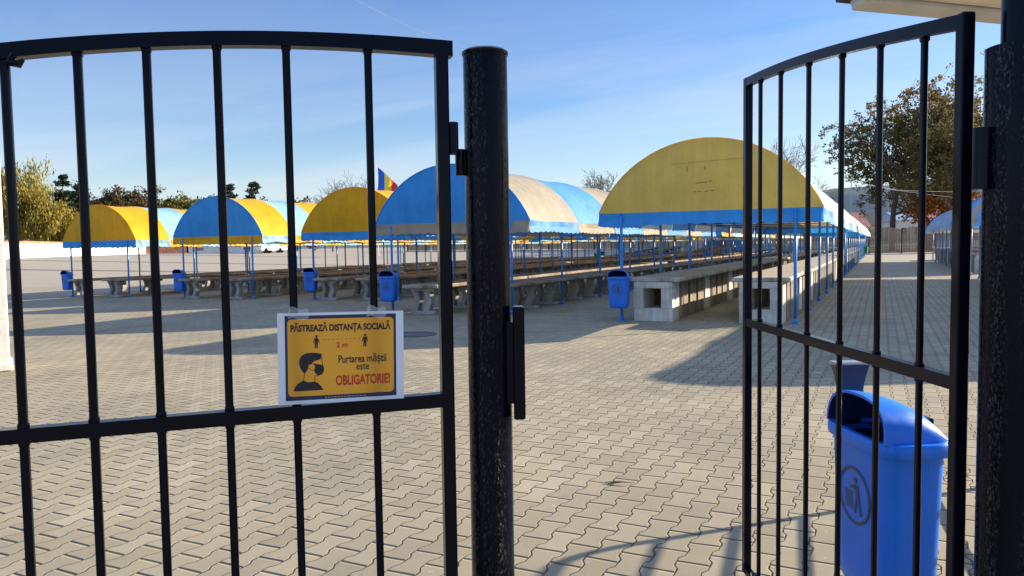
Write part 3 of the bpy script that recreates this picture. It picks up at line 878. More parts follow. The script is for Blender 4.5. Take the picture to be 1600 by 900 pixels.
# hinge: knuckle on the leaf
hz1 = LP(712, 217)[1]
mb = MB(); mb.tube([(-0.020, cs * 0.004, hz1 - 0.036), (-0.020, cs * 0.004, hz1 + 0.036)], 0.0125, 12); mb.box((-0.008, cs * 0.004, hz1), (0.016, 0.008, 0.06))
autosmooth(mb.build('hinge', M_BLACK, rootL))

# middle post
pc = P(762.5, 384, 2.0 * GS); PR = 0.058 * GS
pz = (P(757, 86, 2.0 * GS)).z
postM = thing('gate_post', 'thick black painted pipe post between the two gate leaves', 'post', (pc.x, pc.y, 0))
mb = MB(); mb.tube([(0, 0, -0.05), (0, 0, pz - 0.006)], PR, 40); autosmooth(mb.build('pipe', M_PIPE, postM), 40)
mb = MB(); mb.tube([(0, 0, pz - 0.008), (0, 0, pz - 0.002), (0, 0, pz + 0.003), (0, 0, pz + 0.004)], [PR + 0.002, PR + 0.003, PR - 0.004, PR - 0.03], 40); autosmooth(mb.build('cap', M_BLACK, postM), 50)
lp = P(811, 566, 1.99 * GS)
mb = MB()
rotc = Matrix.Rotation(math.atan2(RT.y, RT.x), 3, 'Z')
mb.box((lp.x - pc.x, lp.y - pc.y, lp.z), (0.027, 0.045, 0.262), rotc, bev=0.003)
mb.box((lp.x - pc.x - RT.x * 0.018, lp.y - pc.y - RT.y * 0.018, lp.z), (0.02, 0.02, 0.19), rotc)
mb.build('latch_plate', M_BLACK, postM)
h2 = P(719, 254, 1.975 * GS)
mb = MB(); o_ = Vector((h2.x - pc.x, h2.y - pc.y, 0))
mb.tube([(o_.x, o_.y, h2.z - 0.03), (o_.x, o_.y, h2.z + 0.03)], 0.0115, 12)
mb.box((o_.x + RT.x * 0.012, o_.y + RT.y * 0.012, h2.z), (0.016, 0.01, 0.05), rotc)
autosmooth(mb.build('hinge', M_BLACK, postM))

# right leaf (open, swung inwards), hinged on the right post
rA = P(1507, 380, 2.06 * GS); rB = P(1175, 380, 3.70 * GS)
PLR = vplane(rA, rB)
rootR = thing('gate_leaf', 'open black barred gate leaf with arched top rail in front of the blue bin', 'gate', (rA.x, rA.y, 0), math.atan2(PLR[1].y, PLR[1].x))
def RP(px, py): return onplane(px, py, PLR)
tp = [RP(px, py) for px, py in ((1506, 23), (1442, 37), (1371, 53), (1311, 70), (1257, 87), (1204, 105), (1167, 124))]
bt = [RP(px, py) for px, py in ((1506, 46), (1442, 55), (1371, 69), (1314, 85), (1264, 101), (1229, 114), (1170, 134))]
topR = smooth_poly(tp); botR = smooth_poly([(s, z) for s, z in bt])
zoff = sum(t[1] for t in topR) / len(topR) - 0.038
botR = [(s, z - 0.034) for s, z in topR]
mb = MB(); curve_rail(mb, topR, botR, -0.015, 0.015); mb.build('top_rail', M_BLACK, rootR)
m0 = RP(1490, 597); m1 = RP(1166, 502)
sE = topR[-1][0]
zc0 = lerp_(m0, m1, 0.0); zc1 = lerp_(m0, m1, sE)
mb = MB(); curve_rail(mb, [(0.0, zc0 + .017), (sE, zc1 + .017)], [(0.0, zc0 - .017), (sE, zc1 - .017)], -0.0145, 0.0145); mb.build('middle_rail', M_BLACK, rootR)
def topzr(s): return min(botR, key=lambda q: abs(q[0] - s))[1]
mb = MB(); vbar(mb, 0.012, 0.012, topzr(0) + 0.036, 0.031, 0.032); mb.build('stile', M_BLACK, rootR)
mb = MB(); vbar(mb, sE - 0.016, 0.012, topzr(sE) + 0.036, 0.036, 0.032); mb.build('stile', M_BLACK, rootR)
mb = MB(); mb.box(((sE) / 2, 0, 0.024), (sE - 0.075, 0.029, 0.028)); mb.build('bottom_rail', M_BLACK, rootR)
for px, py in ((1187, 480), (1218, 490), (1261, 498), (1312, 512), (1370, 530), (1437, 550)):
    s = RP(px, py)[0]
    mb = MB(); vbar(mb, s, 0.036, topzr(s) + 0.002, 0.0165, 0.015); weld(mb, s, topzr(s) - .003, .0175, .0175, RW); zm = lerp_((0, zc0), (sE, zc1), s); weld(mb, s, zm - .02, .0175, .0175, RW); weld(mb, s, zm + .02, .0175, .0175, RW); mb.build('bar', M_BLACK, rootR)
# right post with a thinner upper pipe
qc = P(1592, 380, 1.98 * GS); QR = 0.086 * GS
qz = P(1570, 68, 1.92 * GS).z
postR = thing('gate_post', 'wide black painted pipe post at the right edge carrying a thinner pipe', 'post', (qc.x, qc.y, 0))
mb = MB(); mb.tube([(0, 0, -0.05), (0, 0, qz)], QR, 44); autosmooth(mb.build('pipe', M_PIPE, postR), 40)
mb = MB(); mb.tube([(RT.x * .02, RT.y * .02, qz), (RT.x * .02, RT.y * .02, 4.2)], 0.062, 32); autosmooth(mb.build('upper_pipe', M_BLACK, postR), 40)
for zz, hh in ((P(1531, 223, 1.97 * GS).z, 0.036), (P(1530, 271, 1.97 * GS).z, 0.036)):
    q = P(1531, 380, 1.985 * GS)
    mb = MB(); mb.tube([(q.x - qc.x, q.y - qc.y, zz - hh), (q.x - qc.x, q.y - qc.y, zz + hh - 0.002)], 0.0195, 16)
    mb.box((q.x - qc.x + RT.x * .02, q.y - qc.y + RT.y * .02, zz), (0.03, 0.012, 0.06), rotc)
    autosmooth(mb.build('hinge', M_BLACK, postR))

# eave of the kiosk roof hanging in at the top right
M_EAVE = simple('weathered_cream_boards', (0.72, 0.62, 0.46), 0.75, var=0.2, scale=2, mscale=(1, 9, 1), bump=0.3, bscale=10)
M_EAVETRIM = simple('grey_white_fascia', (0.55, 0.52, 0.46), 0.7, var=0.12, scale=3)
def eave():
    e = (PL[1] * -1).normalized()              # along the gate line, to the right
    n = Vector((e.y, -e.x, 0))
    if n.dot(FW) > 0: n = -n                   # towards the camera
    Z0 = 4.3
    c = P(1331, 17, Z0)
    root = thing('kiosk_roof', 'cream board underside of a roof eave hanging in at the top right', 'roof', tuple(c), math.atan2(e.y, e.x))
    # local x = along the eave, local y = away from camera (so the roof runs towards -y), z rises towards the camera
    sl = 0.30
    L = 3.4; Dp = 2.6
    rotx = Matrix.Rotation(-math.atan(sl), 3, 'X')
    def T(x, y, z): return rotx @ Vector((x, y, z))
    mb = MB(); k = 0; y = -0.112; RB = random.Random(8)
    while y > -Dp:
        z0 = 0.026 + RB.uniform(0, .005)
        mb.box(T(L / 2 + .04, y - .055, z0 + .008), (L - .09, 0.109, 0.016), rotx, bev=0.003); y -= 0.116; k += 1
    mb.face([T(0.07, -0.1, 0.05), T(L, -0.1, 0.05), T(L, -Dp, 0.05), T(0.07, -Dp, 0.05)])
    mb.face([T(0.0, 0.0, 0.075), T(L, 0.0, 0.075), T(L, -Dp, 0.075), T(0.0, -Dp, 0.075)])
    mb.build('soffit_boards', M_EAVE, root)
    mb = MB(); mb.box(T(L / 2, -0.05, 0.03), (L, 0.1, 0.06), rotx, bev=0.004); mb.build('fascia', M_EAVETRIM, root)
    mb = MB(); mb.box(T(0.035, -Dp / 2 - 0.051, 0.034), (0.07, Dp - 0.1, 0.07), rotx, bev=0.004); mb.build('end_trim', M_EAVETRIM, root)
    mb = MB(); mb.box(T(L / 2, -Dp / 2, 0.09), (L + .1, Dp + .1, 0.015), rotx); mb.build('roofing', simple('dark_roofing', (0.06, 0.055, 0.05), 0.9), root)
    g = gz(c.x, c.y)
    wloc = Vector((2.9, -2.2, 0))
    mb = MB()
    for xx, yy in ((3.3, -2.05), (3.3, -2.5)):
        q = T(xx, yy, 0.03); mb.box((xx, yy, (q.z + (g - c.z)) / 2), (0.12, 0.12, q.z - (g - c.z)))
    mb.build('roof_post', M_EAVETRIM, root)
eave()

# ------------------------------------------------------------------ notice
def flat(name, col, rough=0.45, trans=0.3):
    m, t, b = new_mat(name)
    out = t.n['Material Output']
    b.inputs['Base Color'].default_value = (*col, 1); b.inputs['Roughness'].default_value = rough
    tr = t.add('ShaderNodeBsdfTranslucent'); tr.inputs[0].default_value = (*col, 1)
    mxs = t.add('ShaderNodeMixShader'); mxs.inputs[0].default_value = trans
    t.l.new(b.outputs[0], mxs.inputs[1]); t.l.new(tr.outputs[0], mxs.inputs[2]); t.l.new(mxs.outputs[0], out.inputs[0])
    return m
M_PAPER = flat('laminated_white_paper', (0.84, 0.86, 0.90), 0.25, 0.5)
M_NAVY = flat('navy_print', (0.022, 0.032, 0.085))
M_ORANGE = flat('orange_print', (0.99, 0.46, 0.05), 0.3, 0.6)
M_INK = flat('dark_ink', (0.02, 0.022, 0.035))
M_RED = flat('red_print', (0.55, 0.05, 0.025))
M_DASH = flat('brown_red_print', (0.50, 0.16, 0.03))
M_GREYP = flat('grey_small_print', (0.40, 0.38, 0.30))
def notice():
    off = 0.019
    C_ = [onplane(px, py, PL, off if camside > 0 else -off) for px, py in ((431, 491), (628, 484), (633, 623), (437, 632))]
    sgn = 1
    TL, TR, BR, BL = [Vector(c) for c in C_]
    U = ((TR - TL) + (BR - BL)) / 2; Vd = ((BL - TL) + (BR - TR)) / 2
    W, H = U.length, Vd.length
    ctr = (TL + TR + BR + BL) / 4
    # place: local x along U, local z up
    e, n = PL[1], PL[2] * (1 if camside > 0 else -1)
    a = PL[0]
    X = (e * U.x + Vector((0, 0, U.y))).normalized()
    Yv = -n
    Zv = X.cross(Yv).normalized()
    if Zv.z < 0: Zv = -Zv
    org = a + e * ctr.x + n * off + Vector((0, 0, ctr.y))
    root = thing('notice', 'laminated orange and navy social distancing notice taped to the closed gate leaf', 'sign')
    root.matrix_world = Matrix((X, Yv, Zv)).transposed().to_4x4() @ Matrix.Identity(4)
    mw = Matrix((X, Yv, Zv)).transposed().to_4x4(); mw.translation = org; root.matrix_world = mw
    lay = 0.0004
    def pt(u, v, k): return ((u - 0.5) * W, -0.0008 - lay * k, (v - 0.5) * H)
    # sheet, gently curled
    def rr(u0, v0, u1, v1, r, k, n=8):
        pts = []
        ru, rv = r, r * W / H
        for cu, cv_, a0 in ((u1 - ru, v1 - rv, 0), (u0 + ru, v1 - rv, 90), (u0 + ru, v0 + rv, 180), (u1 - ru, v0 + rv, 270)):
            for i in range(n + 1):
                t = math.radians(a0 + 90 * i / n); pts.append(pt(cu + ru * math.cos(t), cv_ + rv * math.sin(t), k))
        return pts
    mb = MB(); inn = rr(.076, .085, .918, .932, .035, 1); cu, cv_ = .497, .505
    outp = []
    for x, y, z in inn:
        u, v = x / W + .5 - cu, z / H + .5 - cv_
        k = min((.441 / abs(u)) if abs(u) > 1e-6 else 9, (.465 / abs(v)) if abs(v) > 1e-6 else 9)
        outp.append(pt(cu + u * k, cv_ + v * k, 1))
    for (su, sv) in ((1, 1), (-1, 1), (-1, -1), (1, -1)):
        i = [j for j in range(len(inn)) if (inn[j][0] / W) * su > 0 and (inn[j][2] / H) * sv > 0][4]
        outp[i] = pt(cu + su * .441, cv_ + sv * .465, 1)
    for j in range(len(inn)):
        k = (j + 1) % len(inn); mb.face([inn[j], inn[k], outp[k], outp[j]])
    mb.build('border', M_NAVY, root)
    mb = MB(); o0 = [pt(0, 0, 1), pt(1, 0, 1), pt(1, 1, 1), pt(0, 1, 1)]; i0 = [pt(cu + a_ * .441, cv_ + b_ * .465, 1) for a_, b_ in ((-1, -1), (1, -1), (1, 1), (-1, 1))]
    for j in range(4): mb.face([o0[j], o0[(j + 1) % 4], i0[(j + 1) % 4], i0[j]])
    for j in range(4):
        a_, b_ = Vector(o0[j]), Vector(o0[(j + 1) % 4]); q = Vector((0, .001, 0)); mb.face([a_, a_ + q, b_ + q, b_])
    mb.build('paper_margin', M_PAPER, root)
    MB().face(rr(.076, .085, .918, .932, .035, 1)).build('panel', M_ORANGE, root, fix=False)
    # zoomed photo coordinates of the sheet -> (u, v)
    def z2(x, y):
        dx, dy = x - 130, y - 145
        det = 892 * 623 - 30 * -40
        u = (dx * 623 - 30 * dy) / det; v = (892 * dy - -40 * dx) / det
        return u, 1 - v
    def polyz(mb, pts, k): mb.face([pt(*z2(x, y), k) for x, y in pts])
    def text(s, u0, v0, u1, v1, mat, bold, k=3, name='lettering'):
        cu = bpy.data.curves.new('lettering_curve', 'FONT'); cu.body = s; cu.offset = bold; cu.resolution_u = 3
        t = bpy.data.objects.new('lettering_source', cu); COL.objects.link(t)
        dg = bpy.context.evaluated_depsgraph_get()
        me = bpy.data.meshes.new_from_object(t.evaluated_get(dg))
        bpy.data.objects.remove(t); bpy.data.curves.remove(cu)
        xs = [v.co.x for v in me.vertices]; ys = [v.co.y for v in me.vertices]
        x0, x1, y0, y1 = min(xs), max(xs), min(ys), max(ys)
        for v in me.vertices:
            u = u0 + (u1 - u0) * (v.co.x - x0) / (x1 - x0); vv = v0 + (v1 - v0) * (v.co.y - y0) / (y1 - y0)
            v.co = pt(u, vv, k)
        me.materials.clear(); me.materials.append(mat)
        return obj(name, me, root)
    text('PĂSTREAZĂ DISTANȚA SOCIALĂ', .100, .770, .892, .895, M_INK, 0.045)
    text('2 m', .455, .607, .545, .668, M_RED, 0.03)
    text('Purtarea măștii', .470, .405, .857, .530, M_INK, 0.02)
    text('este', .612, .350, .716, .420, M_INK, 0.012)
    text('OBLIGATORIE!', .447, .185, .884, .300, M_RED, 0.035)
    mb = MB()
    for q in range(9):
        u = .352 + q * .0345; v = .70 - .0003 * q
        mb.face([pt(u, v, 3), pt(u + .017, v, 3), pt(u + .017, v + .006, 3), pt(u, v + .006, 3)])
    mb.build('dashed_line', M_DASH, root, fix=False)
    # two standing figures
    mb = MB()
    for ox, oy in ((405, 333), (750, 318)):
        polyz(mb, [(ox + 9 * math.cos(2 * PI * k / 10), oy - 37 + 9 * math.sin(2 * PI * k / 10)) for k in range(10)], 3)
        polyz(mb, [(ox - 12, oy - 26), (ox + 12, oy - 26), (ox + 24, oy + 6), (ox + 19, oy + 9), (ox + 11, oy - 10), (ox + 11, oy + 44), (ox + 2, oy + 44), (ox + 1, oy + 14), (ox - 1, oy + 14), (ox - 2, oy + 44), (ox - 11, oy + 44), (ox - 11, oy - 10), (ox - 19, oy + 9), (ox - 24, oy + 6)], 3)
    mb.build('pictogram', M_INK, root, fix=False)
    # masked head in profile
    mb = MB()
    hair = [(447, 415), (445, 440), (432, 455), (405, 462), (383, 475), (372, 487), (358, 490), (356, 515), (345, 535), (332, 553), (318, 540), (300, 512), (291, 480), (294, 452), (308, 428), (332, 414), (362, 409), (400, 408)]
    polyz(mb, hair, 3)
    polyz(mb, [(384, 480), (402, 484), (458, 492), (466, 512), (466, 536), (452, 556), (428, 566), (408, 552), (398, 530), (402, 500)], 3)
    polyz(mb, [(260, 674), (266, 650), (285, 624), (310, 606), (326, 598), (356, 612), (404, 606), (430, 618), (452, 640), (466, 664)], 3)
    def stroke(pts, wd=2.2):
        for (x0, y0), (x1, y1) in zip(pts, pts[1:]):
            d = Vector((x1 - x0, y1 - y0)); nrm = Vector((-d.y, d.x)).normalized() * wd
            polyz(mb, [(x0 + nrm.x, y0 + nrm.y), (x1 + nrm.x, y1 + nrm.y), (x1 - nrm.x, y1 - nrm.y), (x0 - nrm.x, y0 - nrm.y)], 4)
    stroke([(445, 438), (448, 460), (456, 494)]); stroke([(332, 553), (326, 598)]); stroke([(405, 566), (404, 606)]); stroke([(398, 530), (378, 528), (360, 512)]); stroke([(428, 566), (405, 566)]); stroke([(384, 480), (362, 490)])
    mb.build('pictogram', M_INK, root, fix=False)
    mb = MB(); R = random.Random(5); u = .36
    while u < .69:
        l = R.uniform(.008, .022); mb.face([pt(u, .056, 3), pt(u + l, .056, 3), pt(u + l, .066, 3), pt(u, .066, 3)]); u += l + .006
    mb.build('small_print', M_GREYP, root, fix=False)
    # clear tape at the two bars
    m, t, b = new_mat('clear_tape'); b.inputs['Base Color'].default_value = (.9, .92, .95, 1); b.inputs['Roughness'].default_value = .2; b.inputs['Alpha'].default_value = .24
    R = random.Random(9)
    for px in (463, 585):
        u0 = (px - 431) / 198
        mb = MB()
        N = 6
        for i in range(N):
            f0, f1 = i / N, (i + 1) / N
            def q(f, t): return ((u0 + (f - .5) * .16 - .5) * W, -0.003 - 0.002 * math.sin(f * 9 + t * 5) + (0.010 * max(0, t - 0.5) if True else 0), (.935 + .115 * t - .5) * H + 0.004 * math.sin(f * 7))
            mb.face([q(f0, 0), q(f1, 0), q(f1, .55), q(f0, .55)]); mb.face([q(f0, .55), q(f1, .55), q(.5 + (f1 - .5) * .8, 1), q(.5 + (f0 - .5) * .8, 1)])
        mb.build('tape', m, root, fix=False)
notice()

# ------------------------------------------------------------------ railing out of frame that throws the curved shadow
def railing():
    k = Vector((SUN_DIR.x, SUN_DIR.y, 0)) / SUN_DIR.z
    b = P(1560, 400, 4.75); b = Vector((b.x, b.y, gz(b.x, b.y)))
    # shadow line recorded on the paving: from (1300,800) to (893,866) then towards the camera
    a0 = onground(1300, 800); a1 = onground(893, 866); a2 = onground(838, 900)
    # top of the post: where the shadow's bend is
    ln = (Vector((a1.x, a1.y, 0)) - Vector((a0.x, a0.y, 0))).normalized()
    hgt = 1.06
    base = Vector((a1.x, a1.y, 0)) + k * hgt
    root = thing('handrail', 'unseen bent black steel handrail, out of frame beyond the right gate post, throws the curved shadow', 'railing', (base.x, base.y, gz(base.x, base.y)))
    d = (Vector((a2.x, a2.y, 0)) - Vector((a1.x, a1.y, 0))); d = Vector((0.10, -1.0, 0)).normalized()
    pts = [Vector((0, 0, 0)), Vector((0, 0, hgt - 0.14))]
    for i in range(1, 8):
        t = i / 7 * PI / 2; pts.append(Vector((0, 0, hgt - 0.14)) + Vector((0, 0, 0.14)) * math.sin(t) + d * 0.14 * (1 - math.cos(t)))
    pts.append(Vector((0, 0, hgt)) + d * 4.2)
    mb = MB(); mb.tube(pts, 0.024, 10); autosmooth(mb.build('top_rail', M_BLACK, root))
    for z in (0.19, 0.36, 0.53, 0.69, 0.86):
        mb = MB(); mb.tube([Vector((0, 0, z)), Vector((0, 0, z)) + d * 4.2], 0.016, 8); autosmooth(mb.build('rail', M_BLACK, root))
    mb = MB(); mb.tube([d * 4.2, d * 4.2 + Vector((0, 0, hgt))], 0.024, 10); autosmooth(mb.build('post', M_BLACK, root))
railing()

# ------------------------------------------------------------------ manhole, twig
mh = onground(648, 523)
mb = MB()
N = 40
mb.rings([[(r * math.cos(2 * PI * k / N), r * math.sin(2 * PI * k / N), z) for k in range(N)] for r, z in ((0.40, 0.0), (0.40, 0.012), (0.34, 0.014), (0.335, 0.006), (0.02, 0.007))], False, True)
o = mb.build('manhole_cover', simple('cast_iron', (0.10, 0.095, 0.09), 0.6, 0.3)); o.location = (mh.x, mh.y, gz(mh.x, mh.y) + 0.002)
tag(o, 'round iron manhole cover in the shaded paving beside the notice', 'manhole cover')
tw = onground(967, 757)
mb = MB(); R = random.Random(2)
for q in range(5):
    a = 0.25 + R.uniform(-.25, .25); p0 = Vector((-0.09 + R.uniform(-.02, .05), R.uniform(-.015, .015), 0.008)); p1 = p0 + Vector((math.cos(a) * .15, math.sin(a) * .05 - .02, 0.012))
    mb.tube([p0, (p0 + p1) / 2 + Vector((0, .003, .004)), p1], [0.0025, 0.002, 0.001], 5)
o = mb.build('dry_twig', simple('dry_bark', (0.15, 0.115, 0.08), 0.9)); o.location = (tw.x, tw.y, gz(tw.x, tw.y)); o.rotation_euler = (0, 0, 0.25)
tag(o, 'dry broken twig lying on the sunny paving between the gate leaves', 'twig')

# ------------------------------------------------------------------ walls, fence, buildings behind
M_DRAIN = simple('dark_drain_concrete', (0.10, 0.09, 0.075), 0.9, var=.3, scale=1.5)
# dark drainage strips across the far plaza
for px0, px1, Z in ((-40, 640, 66), (-40, 500, 84), (-40, 420, 52)):
    mb = MB(); N = 60; pts = []
    for k in range(N + 1):
        p = P(px0 + (px1 - px0) * k / N, 400, Z + 2.0 * k / N); pts.append((p.x, p.y))
    for k in range(N):
        (x0, y0), (x1, y1) = pts[k], pts[k + 1]; ox, oy = FW.x * .45, FW.y * .45
        mb.face([(x0, y0, gz(x0, y0) + .035), (x1, y1, gz(x1, y1) + .035), (x1 + ox, y1 + oy, gz(x1 + ox, y1 + oy) + .035), (x0 + ox, y0 + oy, gz(x0 + ox, y0 + oy) + .035)])
    tag(mb.build('drain_strip', M_DRAIN), kind='structure')
pil = onground(17, 580)
M_PLASTER = simple('rough_cream_plaster', (0.74, 0.69, 0.60), 0.95, var=0.12, scale=3, bump=0.6, bscale=14)
pr = thing('entrance_pillar', 'tall cream plastered pillar at the left edge', 'pillar', (pil.x, pil.y, gz(pil.x, pil.y)), 1.05)
mb = MB(); mb.box((-0.30, 0.30, 2.2), (0.60, 0.60, 4.4), bev=0.02); mb.build('shaft', M_PLASTER, pr)
mb = MB(); mb.box((-0.30, 0.30, 4.43), (0.68, 0.68, 0.06), bev=0.01); mb.build('cap', M_PLASTER, pr)
mb = MB(); mb.box((-0.30, 0.30, 0.06), (0.66, 0.66, 0.12), bev=0.02); mb.build('plinth', M_PLASTER, pr)

def wall_between(name, label, pA, pB, h, npan, mat, copmat, cop_h=0.12, th=0.25):
    a = Vector((pA.x, pA.y, 0)); b = Vector((pB.x, pB.y, 0)); d = b - a; L = d.length
    root = thing(name, label, 'wall', (a.x, a.y, 0), math.atan2(d.y, d.x))
    mb = MB(); mc = MB()
    for k in range(npan):
        x0, x1 = L * k / npan + 0.03, L * (k + 1) / npan - 0.03
        z = min(gz(*(a + d * (k / npan)).xy), gz(*(a + d * ((k + 1) / npan)).xy))
        mb.box(((x0 + x1) / 2, 0, z + h / 2 - 0.2), (x1 - x0, th, h + 0.4)); mc.box(((x0 + x1) / 2, 0, z + h + cop_h / 2), (x1 - x0 + .05, th + .12, cop_h))
    mb.build('wall_panels', mat, root); mc.build('coping', copmat, root)
    return root
WZ = 100.0
wall_between('boundary_wall', 'long white boundary wall with orange coping behind the leftmost canopy', P(10, 400, 70) + (P(10, 400, 70) - P(227, 396, 125)) * .3, P(227, 396, 125), 1.42, 18, M_WHITEWALL, M_TERRA, 0.22)
wall_between('brick_wall', 'low brown brick wall between the white wall and the white shed', P(228, 396, 125), P(292, 394, 128), 1.3, 4, M_BRICK, M_BRICK)

def house(name, label, px0, px1, Z, wall_h, roof_h, wmat, rmat, depth=8.0, base=None, gable_side=True, windows=2, cat='house'):
    a = P(px0, 380, Z); b = P(px1, 380, Z); a.z = b.z = 0
    d = b - a; L = d.length
    g = gz(((a + b) / 2).x, ((a + b) / 2).y) if base is None else base
    root = thing(name, label, cat, (a.x, a.y, g), math.atan2(d.y, d.x))
    mb = MB(); mb.box((L / 2, depth / 2, wall_h / 2), (L, depth, wall_h)); w_ = mb.build('wall', wmat, root)
    mb = MB()
    o = 0.4
    if gable_side:
        A = [(-o, -o, wall_h), (L + o, -o, wall_h), (L + o, depth / 2, wall_h + roof_h), (-o, depth / 2, wall_h + roof_h)]
        B = [(L + o, depth + o, wall_h), (-o, depth + o, wall_h), (-o, depth / 2, wall_h + roof_h), (L + o, depth / 2, wall_h + roof_h)]
        for q in (A, B): mb.face(q); mb.face([(x, y, z + .12) for x, y, z in q])
        mb.face([(-o, -o, wall_h), (-o, depth / 2, wall_h + roof_h), (-o, depth + o, wall_h)]); mb.face([(L + o, -o, wall_h), (L + o, depth + o, wall_h), (L + o, depth / 2, wall_h + roof_h)])
        mb.face([(-o, -o, wall_h), (L + o, -o, wall_h), (L + o, -o, wall_h + .12), (-o, -o, wall_h + .12)])
    else:
        mb.box((L / 2, depth / 2, wall_h + .1), (L + .4, depth + .4, .2))
    mb.build('roof', rmat, root)
    gl = simple('window_glass', (0.05, 0.06, 0.08), 0.15)
    for k in range(windows):
        x = L * (k + 0.5) / windows
        mb = MB(); mb.box((x, -0.02, wall_h * 0.55), (min(1.1, L / windows * .5), 0.06, wall_h * 0.36)); wd = mb.build('window', M_WHITEWALL, root)
        mb = MB(); mb.box((x, -0.035, wall_h * 0.55), (min(0.9, L / windows * .42), 0.06, wall_h * 0.30)); mb.build('pane', gl, wd)
    return root
M_ROOFPINK = simple('faded_red_roof_tiles', (0.42, 0.17, 0.13), 0.9, var=0.2, scale=0.8)
M_ROOFDK = simple('dark_roof_tiles', (0.09, 0.08, 0.08), 0.9, var=0.2, scale=0.8)
M_ROOFBLUE = simple('blue_grey_roof_sheet', (0.30, 0.36, 0.48), 0.5, var=0.08)
M_HOUSE1 = simple('pale_house_render', (0.62, 0.58, 0.50), 0.9, var=0.08, scale=.5)
M_HOUSE2 = simple('beige_house_render', (0.52, 0.45, 0.34), 0.9, var=0.08, scale=.5)
house('white_shed', 'low white shed with blue grey sloping roof behind the second canopy', 294, 404, 98, 1.1, 1.0, M_WHITEWALL, M_ROOFBLUE, 5, windows=3, cat='shed')
house('village_house', 'house with faded red roof seen over the fence, between the trees', 1333, 1357, 150, 3.6, 3.0, M_HOUSE1, M_ROOFPINK, 8, base=0.5)
house('village_house', 'dark-roofed house right of the red-roofed one, over the fence', 1360, 1386, 165, 4.2, 3.0, M_HOUSE2, M_ROOFDK, 8, base=0.5)
house('village_house', 'pale house with grey roof between the oak trunks, over the fence', 1402, 1440, 155, 4.6, 1.8, M_HOUSE1, M_ROOFBLUE, 8, base=0.8)
house('village_house', 'beige house beside the orange tree, over the fence', 1450, 1490, 170, 4.5, 3.0, M_HOUSE2, M_ROOFPINK, 8, base=0.8)

def fence():
    Y = 92.0
    root = thing('board_fence', 'tall brown board fence with arched panels closing the far side of the market', 'fence', (-62, Y, 0))
    mw_, t, b = new_mat('brown_fence_boards')
    co = t.add('ShaderNodeTexCoord').outputs['Object']
    sp = t.add('ShaderNodeSeparateXYZ'); t.l.new(co, sp.inputs[0])
    bx = t.math('FLOOR', t.math('DIVIDE', sp.outputs[0], 0.16))
    wz = t.add('ShaderNodeTexWhiteNoise'); wz.noise_dimensions = '1D'; t.l.new(bx, wz.inputs['W'])
    c = t.ramp(wz.outputs['Value'], [(0, (0.33, 0.205, 0.11)), (0.6, (0.42, 0.27, 0.15)), (1, (0.50, 0.34, 0.20))])
    c = t.mix(0.5, c, t.ramp(t.noise(co, 3, 4), [(0.3, 0.6), (0.7, 1.0)]), 'MULTIPLY')
    t.l.new(c, b.inputs['Base Color']); b.inputs['Roughness'].default_value = 0.85
    mp_ = simple('dark_fence_post', (0.06, 0.05, 0.04), 0.8)
    PW = 3.2; n = 30
    for k in range(n):
        x0 = k * PW; xm = -62 + x0 + PW / 2
        g = gz(xm, Y)
        mb = MB(); nb = 20
        for q in range(nb):
            xa = x0 + 0.10 + (PW - 0.20) * q / nb; xb = x0 + 0.10 + (PW - 0.20) * (q + 1) / nb - 0.02
            f = ((q + .5) / nb - .5) * 2
            ht = 2.55 + 0.26 * (1 - f * f)
            mb.box(((xa + xb) / 2, 0.02 * (q % 2), g + 0.08 + ht / 2), (xb - xa, 0.025, ht))
        for zz in (0.5, 1.55): mb.box((x0 + PW / 2, -0.035, g + zz), (PW - .2, 0.04, 0.09))
        mb.build('fence_panel', mw_, root)
        mb = MB(); mb.box((x0, 0, g + 1.35), (0.16, 0.16, 2.7)); mb.build('post', mp_, root)
fence()

# crates and tanks near the fence
def tank(label, px0, px1, py0, py1, Z, mat, rim):
    a = P(px0, 380, Z); b = P(px1, 380, Z); L = (b - a).length; x, y = ((a + b) / 2).xy
    top = P((px0 + px1) / 2, py0, Z).z; g = gz(x, y)
    H = top - g
    root = thing('storage_tank', label, 'container', (x, y, g), 0.4561)
    mb = MB(); mb.box((0, 0, 0.12 + (H - .12) / 2), (L, L * .8, H - .12), bev=0.08); mb.build('body', mat, root)
    mb = MB()
    for q in (-.42, 0, .42): mb.box((q * L, 0, 0.06), (L * .14, L * .8, .12))
    mb.build('pallet', M_TERRA, root)
    mb = MB(); mb.tube([(0, 0, H - .01), (0, 0, H + .06)], .14, 12); mb.build('lid', rim, root)
tank('white storage tank in front of the board fence', 1084, 1101, 374, 394, 80, simple('translucent_white_plastic', (.55, .6, .66), .4), M_BLACK)
tank('blue storage tank next to the white one by the fence', 1107, 1122, 376, 392, 79, M_BIN, M_BLACK)
tank('dark red container between the two blue tanks', 1124, 1140, 376, 392, 82, simple('dark_red_plastic', (.16, .03, .03), .5), M_BLACK)
tank('blue storage tank half hidden by the open gate leaf', 1143, 1161, 375, 391, 79, M_BIN, M_BLACK)

